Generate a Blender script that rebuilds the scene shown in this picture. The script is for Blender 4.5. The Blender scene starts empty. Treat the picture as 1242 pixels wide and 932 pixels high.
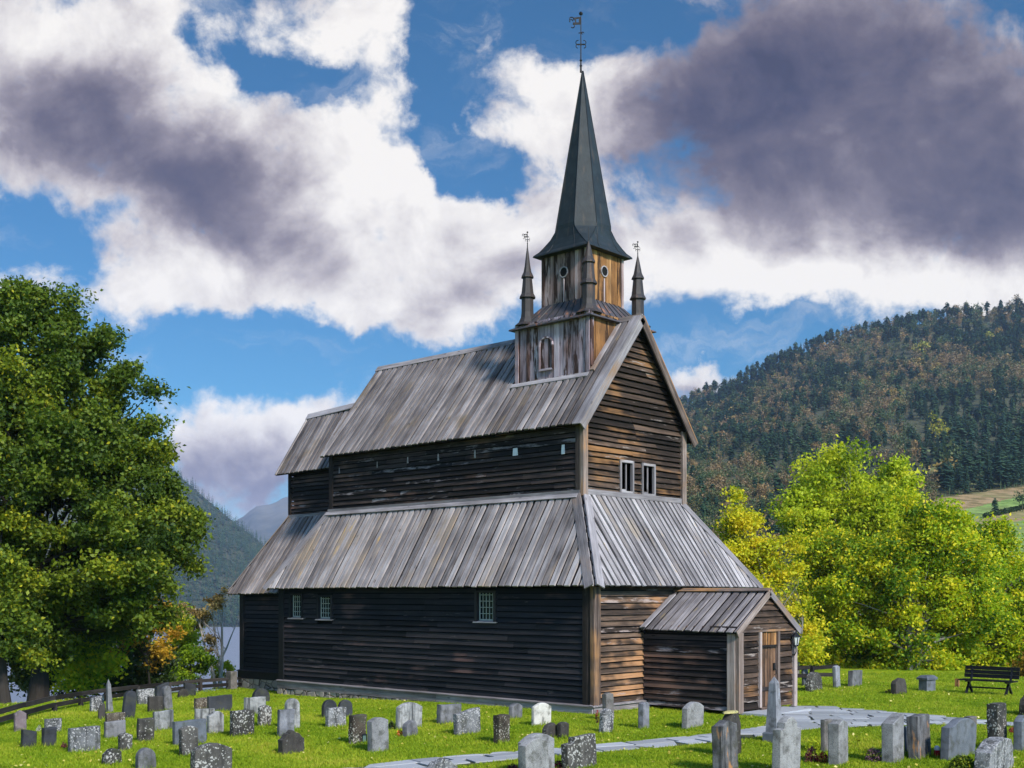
import bpy, math, random
import numpy as np
from mathutils import Vector, noise as mnoise
R = math.radians
SC = bpy.context.scene
COL = SC.collection
random.seed(7)

# ---------------------------------------------------------------- camera geometry (metres; the church's near corner is the origin)
F, HOR, TH, CXP = 1407.2216, 720.5627, 0.7443, 621.08
CAM = (19.4238, -24.2636, 3.2045)
SN, CS = math.sin(TH), math.cos(TH)

def to_cam(x, y):
    dx, dy = x - CAM[0], y - CAM[1]
    return CS * dx + SN * dy, -SN * dx + CS * dy          # right, depth

def from_cam(r, d):
    return CAM[0] + CS * r - SN * d, CAM[1] + SN * r + CS * d

def at_depth(u, v, d):
    """world point seen at photo pixel (u, v), d metres in front of the camera"""
    x, y = from_cam((u - CXP) / F * d, d)
    return Vector((x, y, CAM[2] + (HOR - v) / F * d))

def smooth(a, b, t):
    t = min(1.0, max(0.0, (t - a) / (b - a)))
    return t * t * (3 - 2 * t)

def fence_depth(r):
    # depth of the churchyard's edge on the left, as a function of the lateral position
    if r < -10.5:
        return 43.2 + (r + 10.5) * 1.9
    return 1e9

def ground_z(x, y):
    r, d = to_cam(x, y)
    z = -0.30 * smooth(29, 42, d) * smooth(1.0, -7.0, r)
    z += 0.05 * mnoise.noise(Vector((x * .35, y * .35, 3.1))) * smooth(3, 8, d)
    # the slope down to the fjord beyond the yard on the left and behind the church
    edge = 44.5
    if r < -8:
        edge = max(20.0, 44.0 + (r + 10.5) * 1.75) if r < -10.5 else 44.0
    over = d - edge
    lf = smooth(14, -6, r)
    if over > 0:
        z -= lf * min(over * 0.42, 31.0) + 0.0
    if d < 12:
        z -= 0.0
    # to the right the land runs on nearly level and then rises under the hill
    if d > 60:
        z += (1 - lf) * (-0.02 * (d - 60) if d < 90 else -0.6)
    return z

def on_ground(u, v):
    """world point where the sight line through photo pixel (u, v) meets the ground"""
    d = 10.0
    d = 8.0
    while d < 70:
        p = at_depth(u, v, d)
        if p.z <= ground_z(p.x, p.y): break
        d += .25
    lo, hi = d - .25, d
    for _ in range(18):
        d = (lo + hi) / 2
        p = at_depth(u, v, d)
        if p.z > ground_z(p.x, p.y): lo = d
        else: hi = d
    p = at_depth(u, v, d)
    return Vector((p.x, p.y, ground_z(p.x, p.y))), d

# ---------------------------------------------------------------- scene helpers
def tag(o, label=None, cat=None, group=None, kind=None):
    if label: o['label'] = label
    if cat: o['category'] = cat
    if group: o['group'] = group
    if kind: o['kind'] = kind
    return o

def empty(name, loc, rz=0.0):
    o = bpy.data.objects.new(name, None)
    COL.objects.link(o)
    o.location = loc
    o.rotation_euler = (0, 0, rz)
    return o

class MB:
    """collects faces with uv (metres) and a per-face tone colour, and links them as ONE mesh object"""
    def __init__(self):
        self.v, self.f, self.uv, self.t = [], [], [], []
    def face(self, pts, tone=(.5, .5, .5), uv=None):
        b = len(self.v)
        pts = [Vector(p) for p in pts]
        self.v += [tuple(p) for p in pts]
        self.f.append(list(range(b, b + len(pts))))
        if uv is None:
            e = (pts[1] - pts[0])
            e = e.normalized() if e.length > 1e-9 else Vector((1, 0, 0))
            n = Vector((0, 0, 0))
            for i in range(1, len(pts) - 1):
                n += (pts[i] - pts[0]).cross(pts[i + 1] - pts[0])
            g = n.cross(e)
            g = g.normalized() if g.length > 1e-9 else Vector((0, 1, 0))
            uv = [((p - pts[0]).dot(e), (p - pts[0]).dot(g)) for p in pts]
        self.uv += [tuple(q) for q in uv]
        self.t.append(tone)
    def prism(self, poly, n, t, tone=None, along=None, t_list=None):
        """a board: poly is its back outline (counter-clockwise seen from n), n the outward normal, t its thickness"""
        tone = tone or (random.random(), random.random(), random.random())
        poly = [Vector(p) for p in poly]
        n = Vector(n)
        tl = t_list or [t] * len(poly)
        top = [p + n * q for p, q in zip(poly, tl)]
        along = Vector(along) if along is not None else (poly[1] - poly[0]).normalized()
        acr = n.cross(along)
        o = poly[0]
        def U(p): return ((p - o).dot(along), (p - o).dot(acr))
        self.face(top, tone, [U(p) for p in top])
        self.face(poly[::-1], tone, [U(p) for p in poly[::-1]])
        k = len(poly)
        for i in range(k):
            j = (i + 1) % k
            q = [poly[i], poly[j], top[j], top[i]]
            self.face(q, tone, [(U(p)[0], U(p)[1] + (p - o).dot(n)) for p in q])
    def box(self, c, s, tone=None, rz=0.0, along=None):
        """box with centre c, full sizes s"""
        cx, cy, cz = c
        a, b, h = s[0] / 2, s[1] / 2, s[2] / 2
        cr, sr = math.cos(rz), math.sin(rz)
        P = [Vector((cx + x * cr - y * sr, cy + x * sr + y * cr, cz - h)) for x, y in ((-a, -b), (a, -b), (a, b), (-a, b))]
        if along is None:
            along = (Vector((cr, sr, 0)), Vector((-sr, cr, 0)), Vector((0, 0, 1)))[max(range(3), key=lambda i: s[i])]
        tone = tone or (random.random(), random.random(), random.random())
        al = Vector(along)
        T = [p + Vector((0, 0, 2 * h)) for p in P]
        for q in ([T[0], T[1], T[2], T[3]], [P[3], P[2], P[1], P[0]], [P[0], P[1], T[1], T[0]], [P[1], P[2], T[2], T[1]], [P[2], P[3], T[3], T[2]], [P[3], P[0], T[0], T[3]]):
            n = (q[1] - q[0]).cross(q[2] - q[0]).normalized()
            ac = n.cross(al)
            if ac.length < .1:
                self.face(q, tone)
            else:
                self.face(q, tone, [((p - P[0]).dot(al), (p - P[0]).dot(ac)) for p in q])
    def bar(self, a, b, w, h, tone=None, up=(0, 0, 1)):
        a, b = Vector(a), Vector(b)
        d = (b - a).normalized()
        up = Vector(up)
        s = d.cross(up)
        if s.length < .01: s = d.cross(Vector((1, 0, 0)))
        s.normalize()
        u = s.cross(d)
        poly = [a - s * w / 2 - u * h / 2, b - s * w / 2 - u * h / 2, b + s * w / 2 - u * h / 2, a + s * w / 2 - u * h / 2]
        self.prism(poly[::-1], u, h, tone, along=d)
    def tube(self, pts, rad, sides=8, tone=None, cap=True):
        pts = [Vector(p) for p in pts]
        if not hasattr(rad, '__len__'): rad = [rad] * len(pts)
        tone = tone or (random.random(), random.random(), random.random())
        rings = []
        ref = Vector((.31, .17, .93))
        L = 0
        for i, p in enumerate(pts):
            d = (pts[min(i + 1, len(pts) - 1)] - pts[max(i - 1, 0)]).normalized()
            if abs(d.dot(ref)) > .98: ref = Vector((1, 0, 0))
            x = d.cross(ref).normalized()
            y = d.cross(x)
            if i: L += (p - pts[i - 1]).length
            rings.append(([p + (x * math.cos(2 * math.pi * k / sides) + y * math.sin(2 * math.pi * k / sides)) * rad[i] for k in range(sides)], L))
        for i in range(len(rings) - 1):
            (A, la), (B, lb) = rings[i], rings[i + 1]
            for k in range(sides):
                m = (k + 1) % sides
                w = 2 * math.pi * rad[i] / sides
                self.face([A[m], A[k], B[k], B[m]], tone, [(la, (k + 1) * w), (la, k * w), (lb, k * w), (lb, (k + 1) * w)])
        if cap:
            self.face(rings[0][0], tone)
            self.face(rings[-1][0][::-1], tone)
    def rings(self, R_, tone=None, close=True):
        """skin between successive rings of equal vertex count"""
        tone = tone or (.5, .5, .5)
        for A, B in zip(R_, R_[1:]):
            k = len(A)
            for i in range(k):
                j = (i + 1) % k
                self.face([A[i], A[j], B[j], B[i]], tone, [(0, i * .1), (0, i * .1 + .1), (1, i * .1 + .1), (1, i * .1)])
        if close:
            self.face(R_[0][::-1], tone)
            self.face(R_[-1], tone)
    def build(self, name, mat, parent=None, smooth_=False, off=None, merge=False):
        me = bpy.data.meshes.new(name)
        V = np.array(self.v, dtype=np.float32).reshape(-1, 3)
        if off is not None: V = V - np.array(off, dtype=np.float32)
        ln = np.array([len(f) for f in self.f], dtype=np.int32)
        loops = np.concatenate([np.array(f, dtype=np.int32) for f in self.f])
        me.vertices.add(len(V)); me.vertices.foreach_set('co', V.ravel())
        me.loops.add(len(loops)); me.loops.foreach_set('vertex_index', loops)
        me.polygons.add(len(ln))
        st = np.zeros(len(ln), dtype=np.int32); st[1:] = np.cumsum(ln)[:-1]
        me.polygons.foreach_set('loop_start', st)
        try: me.polygons.foreach_set('loop_total', ln)
        except Exception: pass
        me.update(calc_edges=True)
        uvl = me.uv_layers.new(name='UVMap')
        uvl.data.foreach_set('uv', np.array(self.uv, dtype=np.float32).ravel())
        at = me.attributes.new('tone', 'FLOAT_COLOR', 'FACE')
        c = np.ones((len(ln), 4), dtype=np.float32); c[:, :3] = np.array(self.t, dtype=np.float32)
        at.data.foreach_set('color', c.ravel())
        me.validate()
        if merge:
            import bmesh
            bm = bmesh.new(); bm.from_mesh(me); bmesh.ops.remove_doubles(bm, verts=bm.verts, dist=1e-4); bm.to_mesh(me); bm.free()
        if smooth_:
            me.polygons.foreach_set('use_smooth', np.ones(len(me.polygons), dtype=bool))
        me.materials.append(mat)
        o = bpy.data.objects.new(name, me)
        COL.objects.link(o)
        if parent is not None: o.parent = parent
        return o

def np_mesh(name, V, Fq, tone, mat, parent=None, smooth_=False):
    """fast mesh from numpy: V (n,3), Fq (m,k) index array, tone (m,) or (m,3)"""
    me = bpy.data.meshes.new(name)
    V = np.asarray(V, dtype=np.float32); Fq = np.asarray(Fq, dtype=np.int32)
    m, k = Fq.shape
    me.vertices.add(len(V)); me.vertices.foreach_set('co', V.ravel())
    me.loops.add(m * k); me.loops.foreach_set('vertex_index', Fq.ravel())
    me.polygons.add(m)
    me.polygons.foreach_set('loop_start', np.arange(m, dtype=np.int32) * k)
    try: me.polygons.foreach_set('loop_total', np.full(m, k, dtype=np.int32))
    except Exception: pass
    me.update(calc_edges=True)
    c = np.ones((m, 4), dtype=np.float32)
    tone = np.asarray(tone, dtype=np.float32)
    c[:, :3] = tone[:, None] if tone.ndim == 1 else tone
    at = me.attributes.new('tone', 'FLOAT_COLOR', 'FACE')
    at.data.foreach_set('color', c.ravel())
    if smooth_: me.polygons.foreach_set('use_smooth', np.ones(m, dtype=bool))
    me.materials.append(mat)
    o = bpy.data.objects.new(name, me)
    COL.objects.link(o)
    if parent is not None: o.parent = parent
    return o

# ---------------------------------------------------------------- node helpers
class NT:
    def __init__(self, tree):
        self.t = tree; self.n = tree.nodes; self.l = tree.links
    def new(self, typ, **kw):
        nd = self.n.new(typ)
        for k, v in kw.items():
            setattr(nd, k, v)
        return nd
    def put(self, sock, val):
        if val is None: return
        if isinstance(val, bpy.types.NodeSocket): self.l.new(val, sock)
        else: sock.default_value = val
    def math(self, op, a, b=None, c=None, clamp=False):
        nd = self.new('ShaderNodeMath', operation=op, use_clamp=clamp)
        self.put(nd.inputs[0], a)
        if b is not None: self.put(nd.inputs[1], b)
        if c is not None: self.put(nd.inputs[2], c)
        return nd.outputs[0]
    def vmath(self, op, a, b=None):
        nd = self.new('ShaderNodeVectorMath', operation=op)
        self.put(nd.inputs[0], a)
        if b is not None: self.put(nd.inputs[1], b)
        return nd.outputs[1] if op in ('DOT_PRODUCT', 'LENGTH') else nd.outputs[0]
    def mix(self, f, a, b, mode='MIX'):
        nd = self.new('ShaderNodeMix', data_type='RGBA', blend_type=mode, clamp_factor=True)
        self.put(nd.inputs[0], f); self.put(nd.inputs[6], a if not isinstance(a, tuple) or len(a) == 4 else a + (1,))
        self.put(nd.inputs[7], b if not isinstance(b, tuple) or len(b) == 4 else b + (1,))
        return nd.outputs[2]
    def noise(self, vec, scale, detail=4, rough=.55, dist=0.0, out=0):
        nd = self.new('ShaderNodeTexNoise')
        if vec is not None: self.l.new(vec, nd.inputs['Vector'])
        nd.inputs['Scale'].default_value = scale; nd.inputs['Detail'].default_value = detail
        nd.inputs['Roughness'].default_value = rough; nd.inputs['Distortion'].default_value = dist
        return nd.outputs[out]
    def voro(self, vec, scale, feature='F1', out=0, rnd=1.0):
        nd = self.new('ShaderNodeTexVoronoi', feature=feature)
        if vec is not None: self.l.new(vec, nd.inputs['Vector'])
        nd.inputs['Scale'].default_value = scale
        nd.inputs['Randomness'].default_value = rnd
        return nd.outputs[out]
    def map(self, vec, scale=(1, 1, 1), loc=(0, 0, 0), rot=(0, 0, 0)):
        nd = self.new('ShaderNodeMapping')
        self.put(nd.inputs[0], vec); nd.inputs[1].default_value = loc; nd.inputs[2].default_value = rot; nd.inputs[3].default_value = scale
        return nd.outputs[0]
    def ramp(self, f, stops, interp='LINEAR'):
        nd = self.new('ShaderNodeValToRGB')
        nd.color_ramp.interpolation = interp
        els = nd.color_ramp.elements
        while len(els) > 1: els.remove(els[-1])
        for i, (p, c) in enumerate(stops):
            e = els[0] if i == 0 else els.new(p)
            e.position = p
            e.color = (c, c, c, 1) if not hasattr(c, '__len__') else tuple(c) + ((1,) if len(c) == 3 else ())
        self.put(nd.inputs[0], f)
        return nd.outputs[0]
    def sstep(self, f, a, b):
        nd = self.new('ShaderNodeMapRange', interpolation_type='SMOOTHSTEP')
        self.put(nd.inputs[0], f); nd.inputs[1].default_value = a; nd.inputs[2].default_value = b
        nd.inputs[3].default_value = 0; nd.inputs[4].default_value = 1
        return nd.outputs[0]
    def tone(self):
        nd = self.new('ShaderNodeAttribute', attribute_name='tone')
        sp = self.new('ShaderNodeSeparateColor')
        self.l.new(nd.outputs['Color'], sp.inputs[0])
        return nd.outputs['Color'], sp.outputs[0], sp.outputs[1], sp.outputs[2]
    def coord(self, out='Object'):
        return self.new('ShaderNodeTexCoord').outputs[out]
    def rnd(self):
        return self.new('ShaderNodeObjectInfo').outputs['Random']

def material(name):
    m = bpy.data.materials.new(name)
    m.use_nodes = True
    t = NT(m.node_tree)
    b = t.n['Principled BSDF']
    b.inputs['Specular IOR Level'].default_value = .25
    return m, t, b

def bump(t, b, h, strength=.4, dist=.02):
    nd = t.new('ShaderNodeBump')
    nd.inputs['Strength'].default_value = strength; nd.inputs['Distance'].default_value = dist
    t.put(nd.inputs['Height'], h)
    t.l.new(nd.outputs[0], b.inputs['Normal'])

def wood(name, cols, patch=None, patch_th=.6, patch_w=.12, patch2=None, patch2_th=.62, rough=.85, scale=1.0, spec=.2, patch_scale=.55, tv=.55):
    """weathered boards: cols = (dark, mid, light) linear colours; patches of other wear on top"""
    m, t, b = material(name)
    uv = t.coord('UV')
    tc, ta, tb, tz = t.tone()
    off = t.vmath('MULTIPLY', tc, (37.0, 53.0, 0.0))
    uvo = t.vmath('ADD', uv, off)
    grain = t.noise(t.map(uvo, (1.6 * scale, 46 * scale, 1)), 1.0, 5, .6)
    streak = t.noise(t.map(uvo, (.55, 9, 1)), 1.0, 4, .6)
    blotch = t.noise(t.coord('Object'), .9, 4, .6)
    f = t.math('MULTIPLY_ADD', t.math('SUBTRACT', ta, .5), tv, .5)
    f = t.math('ADD', f, t.math('MULTIPLY', t.math('SUBTRACT', grain, .5), .75))
    f = t.math('ADD', f, t.math('MULTIPLY', t.math('SUBTRACT', streak, .5), .8))
    f = t.math('ADD', f, t.math('MULTIPLY', t.math('SUBTRACT', blotch, .5), .5))
    c = t.ramp(f, [(.15, cols[0]), (.5, cols[1]), (.88, cols[2])])
    base_c = c
    if patch:
        pn = t.noise(t.map(t.coord('Object'), (1, 1, 1)), patch_scale, 3, .6)
        pn = t.math('ADD', pn, t.math('MULTIPLY', t.math('SUBTRACT', tb, .5), .30))
        pn = t.math('ADD', pn, t.math('MULTIPLY', t.math('SUBTRACT', streak, .5), .45))
        pc = t.mix(grain, tuple(x * .45 for x in patch), tuple(min(1, x * 1.5) for x in patch))
        c = t.mix(t.sstep(pn, patch_th - patch_w, patch_th + patch_w), c, pc)
    if patch2:
        pn = t.noise(t.map(uvo, (.9, 5, 1), (7, 3, 0)), 1.3, 4, .65)
        pn = t.math('ADD', pn, t.math('MULTIPLY', t.math('SUBTRACT', tz, .5), .30))
        c = t.mix(t.sstep(pn, patch2_th - .07, patch2_th + .07), c, patch2 + (1,))
    knots = t.voro(t.map(uvo, (1.1, 4.5, 1)), 1.0)
    c = t.mix(t.sstep(ta, -.6, -.1), (.009, .008, .009, 1), c)  # tone below zero turns near black, the painted gap shade of roofs
    kf = t.sstep(knots, .10, .04)
    c = t.mix(t.math('MULTIPLY', kf, .75), c, tuple(x * .25 for x in cols[0]) + (1,))
    t.l.new(c, b.inputs['Base Color'])
    b.inputs['Roughness'].default_value = rough
    b.inputs['Specular IOR Level'].default_value = spec
    bump(t, b, t.math('ADD', grain, t.math('MULTIPLY', streak, .6)), .55, .015)
    return m

M = {}
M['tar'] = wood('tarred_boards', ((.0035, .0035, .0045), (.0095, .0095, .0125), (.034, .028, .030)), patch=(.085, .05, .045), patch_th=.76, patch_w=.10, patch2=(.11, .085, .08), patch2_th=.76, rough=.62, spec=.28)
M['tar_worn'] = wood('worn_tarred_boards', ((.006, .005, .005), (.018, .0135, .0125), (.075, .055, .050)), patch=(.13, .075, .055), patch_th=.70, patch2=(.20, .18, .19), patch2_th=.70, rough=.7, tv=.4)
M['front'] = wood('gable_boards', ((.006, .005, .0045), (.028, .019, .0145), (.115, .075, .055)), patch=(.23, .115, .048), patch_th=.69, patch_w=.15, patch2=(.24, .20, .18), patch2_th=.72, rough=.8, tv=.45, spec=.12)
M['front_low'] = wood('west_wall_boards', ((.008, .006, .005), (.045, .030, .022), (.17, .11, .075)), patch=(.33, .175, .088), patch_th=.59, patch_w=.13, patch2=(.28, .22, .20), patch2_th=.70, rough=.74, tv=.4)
M['roof'] = wood('silver_roof_boards', ((.055, .047, .049), (.225, .202, .206), (.48, .44, .445)), patch=(.26, .205, .16), patch_th=.71, patch2=(.42, .28, .12), patch2_th=.79, rough=.82, tv=.34, spec=.12)
M['roof_moss'] = wood('older_roof_boards', ((.038, .032, .034), (.155, .137, .139), (.39, .35, .353)), patch=(.16, .125, .095), patch_th=.71, patch2=(.24, .18, .10), patch2_th=.78, rough=.82, tv=.34, spec=.12)
M['under'] = wood('roof_under_boards', ((.015, .014, .015), (.045, .042, .045), (.11, .10, .105)), rough=.9)
M['post'] = wood('weathered_post', ((.05, .035, .030), (.18, .135, .115), (.40, .33, .31)), patch=(.36, .18, .07), patch_th=.62, rough=.8)
M['trim'] = wood('grey_trim', ((.09, .08, .085), (.22, .20, .21), (.44, .41, .43)), patch=(.22, .14, .09), patch_th=.72, rough=.8, tv=.35)
M['tower'] = wood('tower_boards', ((.04, .025, .027), (.31, .245, .285), (.64, .55, .62)), patch=(.12, .06, .045), patch_th=.66, patch2=(.045, .024, .020), patch2_th=.59, rough=.8, tv=.4)
M['belfry'] = wood('belfry_boards', ((.035, .022, .018), (.22, .155, .145), (.52, .43, .45)), patch=(.25, .13, .06), patch_th=.66, patch2=(.035, .02, .016), patch2_th=.58, rough=.8, tv=.4)
M['orange'] = wood('unweathered_boards', ((.05, .024, .012), (.235, .112, .042), (.46, .25, .105)), patch=(.10, .055, .03), patch_th=.58, patch2=(.045, .025, .016), patch2_th=.62, rough=.8, tv=.45, spec=.12)
M['door'] = wood('door_boards', ((.03, .018, .012), (.13, .07, .04), (.30, .18, .11)), patch2=(.03, .02, .015), patch2_th=.64, rough=.7)
M['fence'] = wood('dark_fence_wood', ((.006, .005, .005), (.02, .017, .016), (.06, .05, .048)), rough=.85)

def metal(name, col, rough=.5, var=.5, metallic=.0, rust=None):
    m, t, b = material(name)
    n = t.noise(t.coord('Object'), 3.0, 5, .65)
    c = t.mix(n, tuple(x * (1 - var) for x in col), tuple(x * (1 + var) for x in col))
    if rust:
        s = t.noise(t.map(t.coord('Object'), (5, 5, .8)), 1.0, 5, .6)
        c = t.mix(t.sstep(s, .54, .70), c, rust + (1,))
    t.l.new(c, b.inputs['Base Color'])
    b.inputs['Roughness'].default_value = rough; b.inputs['Metallic'].default_value = metallic
    bump(t, b, t.noise(t.coord('Object'), 9, 4, .6), .25, .02)
    return m
M['spire'] = metal('dark_copper_sheet', (.015, .021, .025), .55, .75, rust=(.042, .036, .032))
M['skirt'] = metal('tarred_skirt_sheet', (.06, .055, .062), .45, .5, rust=(.26, .12, .07))
M['pinn'] = metal('pinnacle_sheet', (.035, .03, .03), .5, .5, rust=(.085, .05, .035))
M['iron'] = metal('black_iron', (.008, .008, .009), .5, .3)
M['seam'] = metal('dark_seam', (.014, .017, .019), .45, .3)
M['black_paint'] = metal('black_bench_paint', (.010, .010, .013), .38, .3)
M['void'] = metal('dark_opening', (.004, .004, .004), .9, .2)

m, t, b = material('window_glass'); b.inputs['Base Color'].default_value = (.006, .012, .014, 1); b.inputs['Roughness'].default_value = .16; b.inputs['Specular IOR Level'].default_value = .35
bump(t, b, t.noise(t.coord('Object'), 6, 2), .15, .02); M['glass'] = m
m, t, b = material('lantern_glass'); b.inputs['Base Color'].default_value = (.55, .56, .52, 1); b.inputs['Roughness'].default_value = .25; M['frost'] = m
m, t, b = material('white_lattice'); 
n_ = t.noise(t.coord('Object'), 12, 3); t.l.new(t.mix(n_, (.20, .22, .20), (.42, .45, .42)), b.inputs['Base Color']); b.inputs['Roughness'].default_value = .6; M['lattice'] = m
m, t, b = material('white_metal_plate')
n_ = t.noise(t.coord('Object'), 12, 3); t.l.new(t.mix(n_, (.5, .5, .55), (.8, .8, .82)), b.inputs['Base Color']); M['plate'] = m

# rubble stone
m, t, b = material('rubble_stone')
o_ = t.coord('Object')
v_ = t.voro(t.map(o_, (1, 1, 1.6)), 2.6, out=1); e_ = t.voro(t.map(o_, (1, 1, 1.6)), 2.6, 'DISTANCE_TO_EDGE')
g_ = t.noise(o_, 9, 5, .6)
c = t.mix(t.vmath('DOT_PRODUCT', v_, (.33, .33, .33)), (.16, .13, .11), (.46, .41, .36))
c = t.mix(t.math('MULTIPLY', g_, .6), c, (.12, .11, .10)); c = t.mix(t.sstep(e_, .06, .0), c, (.03, .026, .022))
t.l.new(c, b.inputs['Base Color']); b.inputs['Roughness'].default_value = .9
bump(t, b, t.math('ADD', t.sstep(e_, 0, .12), t.math('MULTIPLY', g_, .5)), .7, .05); M['rubble'] = m

# gravestones
def stone(name, dark, light, spot=None, spot_th=.58, spot_scale=26, streak=0.0, speck=None, rough=.85, stain=None):
    m, t, b = material(name)
    rn = t.rnd()
    o = t.vmath('ADD', t.coord('Object'), t.math('MULTIPLY', rn, 91.0))
    big = t.noise(o, 3.2, 5, .62)
    fine = t.noise(o, 60, 3, .7)
    f = t.math('ADD', t.math('MULTIPLY', big, .75), t.math('MULTIPLY', fine, .35))
    f = t.math('ADD', f, t.math('MULTIPLY', t.math('SUBTRACT', rn, .5), .2))
    c = t.mix(t.sstep(f, .33, .76), tuple(x * .8 for x in dark), tuple(x * .72 for x in light))
    gr = t.noise(o, 4.5, 5, .65)
    c = t.mix(t.math('MULTIPLY', t.sstep(gr, .48, .68), .68), c, t.mix(rn, (.045, .05, .028), (.05, .045, .04)))
    if streak:
        s = t.noise(t.map(o, (9, 9, .7)), 1.0, 5, .6)
        c = t.mix(t.math('MULTIPLY', t.sstep(s, .46, .68), streak), c, tuple(x * .22 for x in dark) + (1,))
    if speck:
        s = t.voro(o, 48.0)
        c = t.mix(t.math('MULTIPLY', t.sstep(s, .34, .20), .85), c, speck + (1,))
    if stain:
        s = t.noise(t.map(o, (5, 5, 2)), 1.0, 3, .5)
        c = t.mix(t.sstep(s, .63, .72), c, stain + (1,))
    if spot:
        s1 = t.voro(t.vmath('ADD', o, t.vmath('MULTIPLY', t.noise(o, 14, 3, .6, out=1), (.07, .07, .07))), spot_scale * .5)
        s2 = t.noise(o, spot_scale, 4, .6)
        cov = t.noise(o, 2.2, 2)
        sf = t.math('ADD', t.math('MULTIPLY', t.math('SUBTRACT', .75, s1), .5), t.math('MULTIPLY', s2, .6))
        sf = t.math('ADD', sf, t.math('MULTIPLY', t.math('SUBTRACT', cov, .5), .55))
        c = t.mix(t.sstep(sf, spot_th - .03, spot_th + .035), c, t.mix(fine, tuple(x * .30 for x in spot), tuple(x * .72 for x in spot)))
    t.l.new(c, b.inputs['Base Color']); b.inputs['Roughness'].default_value = rough
    bump(t, b, t.math('ADD', t.math('MULTIPLY', big, .8), t.math('MULTIPLY', fine, .5)), .5, .03)
    return m
S = {}
S['lichen'] = stone('lichen_stone', (.030, .028, .026), (.13, .12, .11), spot=(.62, .60, .56), spot_th=.545, spot_scale=36, streak=.5)
S['lichen_grey'] = stone('grey_lichen_stone', (.08, .08, .085), (.28, .28, .29), spot=(.62, .60, .60), spot_th=.51, spot_scale=42, streak=.8)
S['lichen_brown'] = stone('brown_lichen_stone', (.035, .026, .019), (.15, .12, .09), spot=(.58, .54, .46), spot_th=.56, spot_scale=44, streak=.4)
S['granite'] = stone('granite_stone', (.15, .145, .15), (.36, .355, .36), speck=(.055, .055, .06))
S['granite_light'] = stone('light_granite_stone', (.165, .16, .16), (.38, .372, .37), speck=(.045, .042, .045))
S['grey'] = stone('grey_stone', (.09, .09, .10), (.26, .255, .27), streak=.35)
S['blue'] = stone('blue_grey_stone', (.085, .095, .115), (.20, .215, .25), rough=.6)
S['bluelight'] = stone('pale_blue_stone', (.14, .142, .165), (.34, .342, .38), streak=.45)
S['dark'] = stone('dark_stone', (.020, .021, .026), (.065, .067, .078), rough=.5)
S['darkbrown'] = stone('dark_brown_stone', (.022, .019, .017), (.085, .075, .068), spot=(.28, .27, .25), spot_th=.66, streak=.3)
S['streak'] = stone('streaked_pale_stone', (.16, .165, .17), (.48, .47, .465), streak=.95)
S['white'] = stone('white_stone', (.46, .43, .39), (.78, .74, .67))
S['pink'] = stone('pink_stone', (.16, .12, .13), (.32, .26, .27))
S['tan'] = stone('tan_grey_stone', (.10, .09, .085), (.23, .21, .20), speck=(.05, .045, .04))
S['orange_stain'] = stone('stained_stone', (.05, .05, .055), (.24, .235, .24), streak=.9, stain=(.34, .17, .07))

# foliage: diffuse + translucent with per-leaf tone
def leaf(name, stops, trans=.35, rough=.6, gain=1.0, spec=.3):
    m, t, b = material(name)
    tc, ta, tb, tz = t.tone()
    c = t.ramp(ta, [(p, tuple(x * gain for x in c)) for p, c in stops])
    c = t.mix(t.math('MULTIPLY', tb, .35), c, tuple(x * gain * .5 for x in stops[0][1]) + (1,))
    t.l.new(c, b.inputs['Base Color']); b.inputs['Roughness'].default_value = rough
    b.inputs['Specular IOR Level'].default_value = spec
    tr = t.new('ShaderNodeBsdfTranslucent'); t.l.new(t.mix(.5, c, t.mix(1.0, c, (1.0, 1.0, .4, 1), 'MULTIPLY')), tr.inputs[0])
    mx = t.new('ShaderNodeMixShader'); mx.inputs[0].default_value = trans
    t.l.new(b.outputs[0], mx.inputs[1]); t.l.new(tr.outputs[0], mx.inputs[2])
    t.l.new(mx.outputs[0], t.n['Material Output'].inputs[0])
    return m
L = {}
L['maple'] = leaf('dark_green_leaves', [(0, (.034, .070, .006)), (.45, (.105, .165, .012)), (.8, (.25, .30, .016)), (1, (.48, .43, .02))], .42)
L['lime'] = leaf('bright_green_leaves', [(0, (.21, .30, .014)), (.5, (.48, .58, .022)), (1, (.72, .72, .04))], .5)
L['yellowgreen'] = leaf('yellow_green_leaves', [(0, (.10, .20, .010)), (.4, (.32, .46, .014)), (.7, (.60, .64, .018)), (1, (.84, .68, .02))], .5)
L['yellow'] = leaf('yellow_leaves', [(0, (.26, .37, .015)), (.5, (.64, .62, .02)), (1, (.86, .66, .03))], .5)
L['orange'] = leaf('orange_leaves', [(0, (.16, .11, .012)), (.5, (.50, .27, .02)), (1, (.66, .42, .04))], .42)
L['brown'] = leaf('light_brown_leaves', [(0, (.12, .09, .03)), (.5, (.30, .21, .07)), (1, (.48, .36, .12))], .35)
L['darkbush'] = leaf('dark_bush_leaves', [(0, (.012, .026, .005)), (.6, (.038, .07, .010)), (1, (.14, .15, .016))], .3)
L['grass'] = leaf('grass_blades', [(0, (.10, .19, .005)), (.5, (.265, .36, .020)), (.8, (.42, .44, .035)), (1, (.48, .41, .08))], .35, .7, spec=.1)
L['fallen'] = leaf('fallen_yellow_leaves', [(0, (.24, .20, .02)), (.6, (.45, .38, .06)), (1, (.62, .54, .22))], .1)
L['heather'] = leaf('heather_flowers', [(0, (.06, .008, .02)), (.6, (.20, .02, .05)), (1, (.32, .06, .10))], .2)
L['red'] = leaf('red_flowers', [(0, (.10, .006, .01)), (.6, (.34, .012, .02)), (1, (.5, .03, .03))], .2)
L['purple'] = leaf('purple_flowers', [(0, (.06, .025, .045)), (.6, (.16, .07, .11)), (1, (.26, .13, .17))], .2)
L['whitefl'] = leaf('white_flowers', [(0, (.35, .36, .30)), (1, (.8, .8, .76))], .2)
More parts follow.
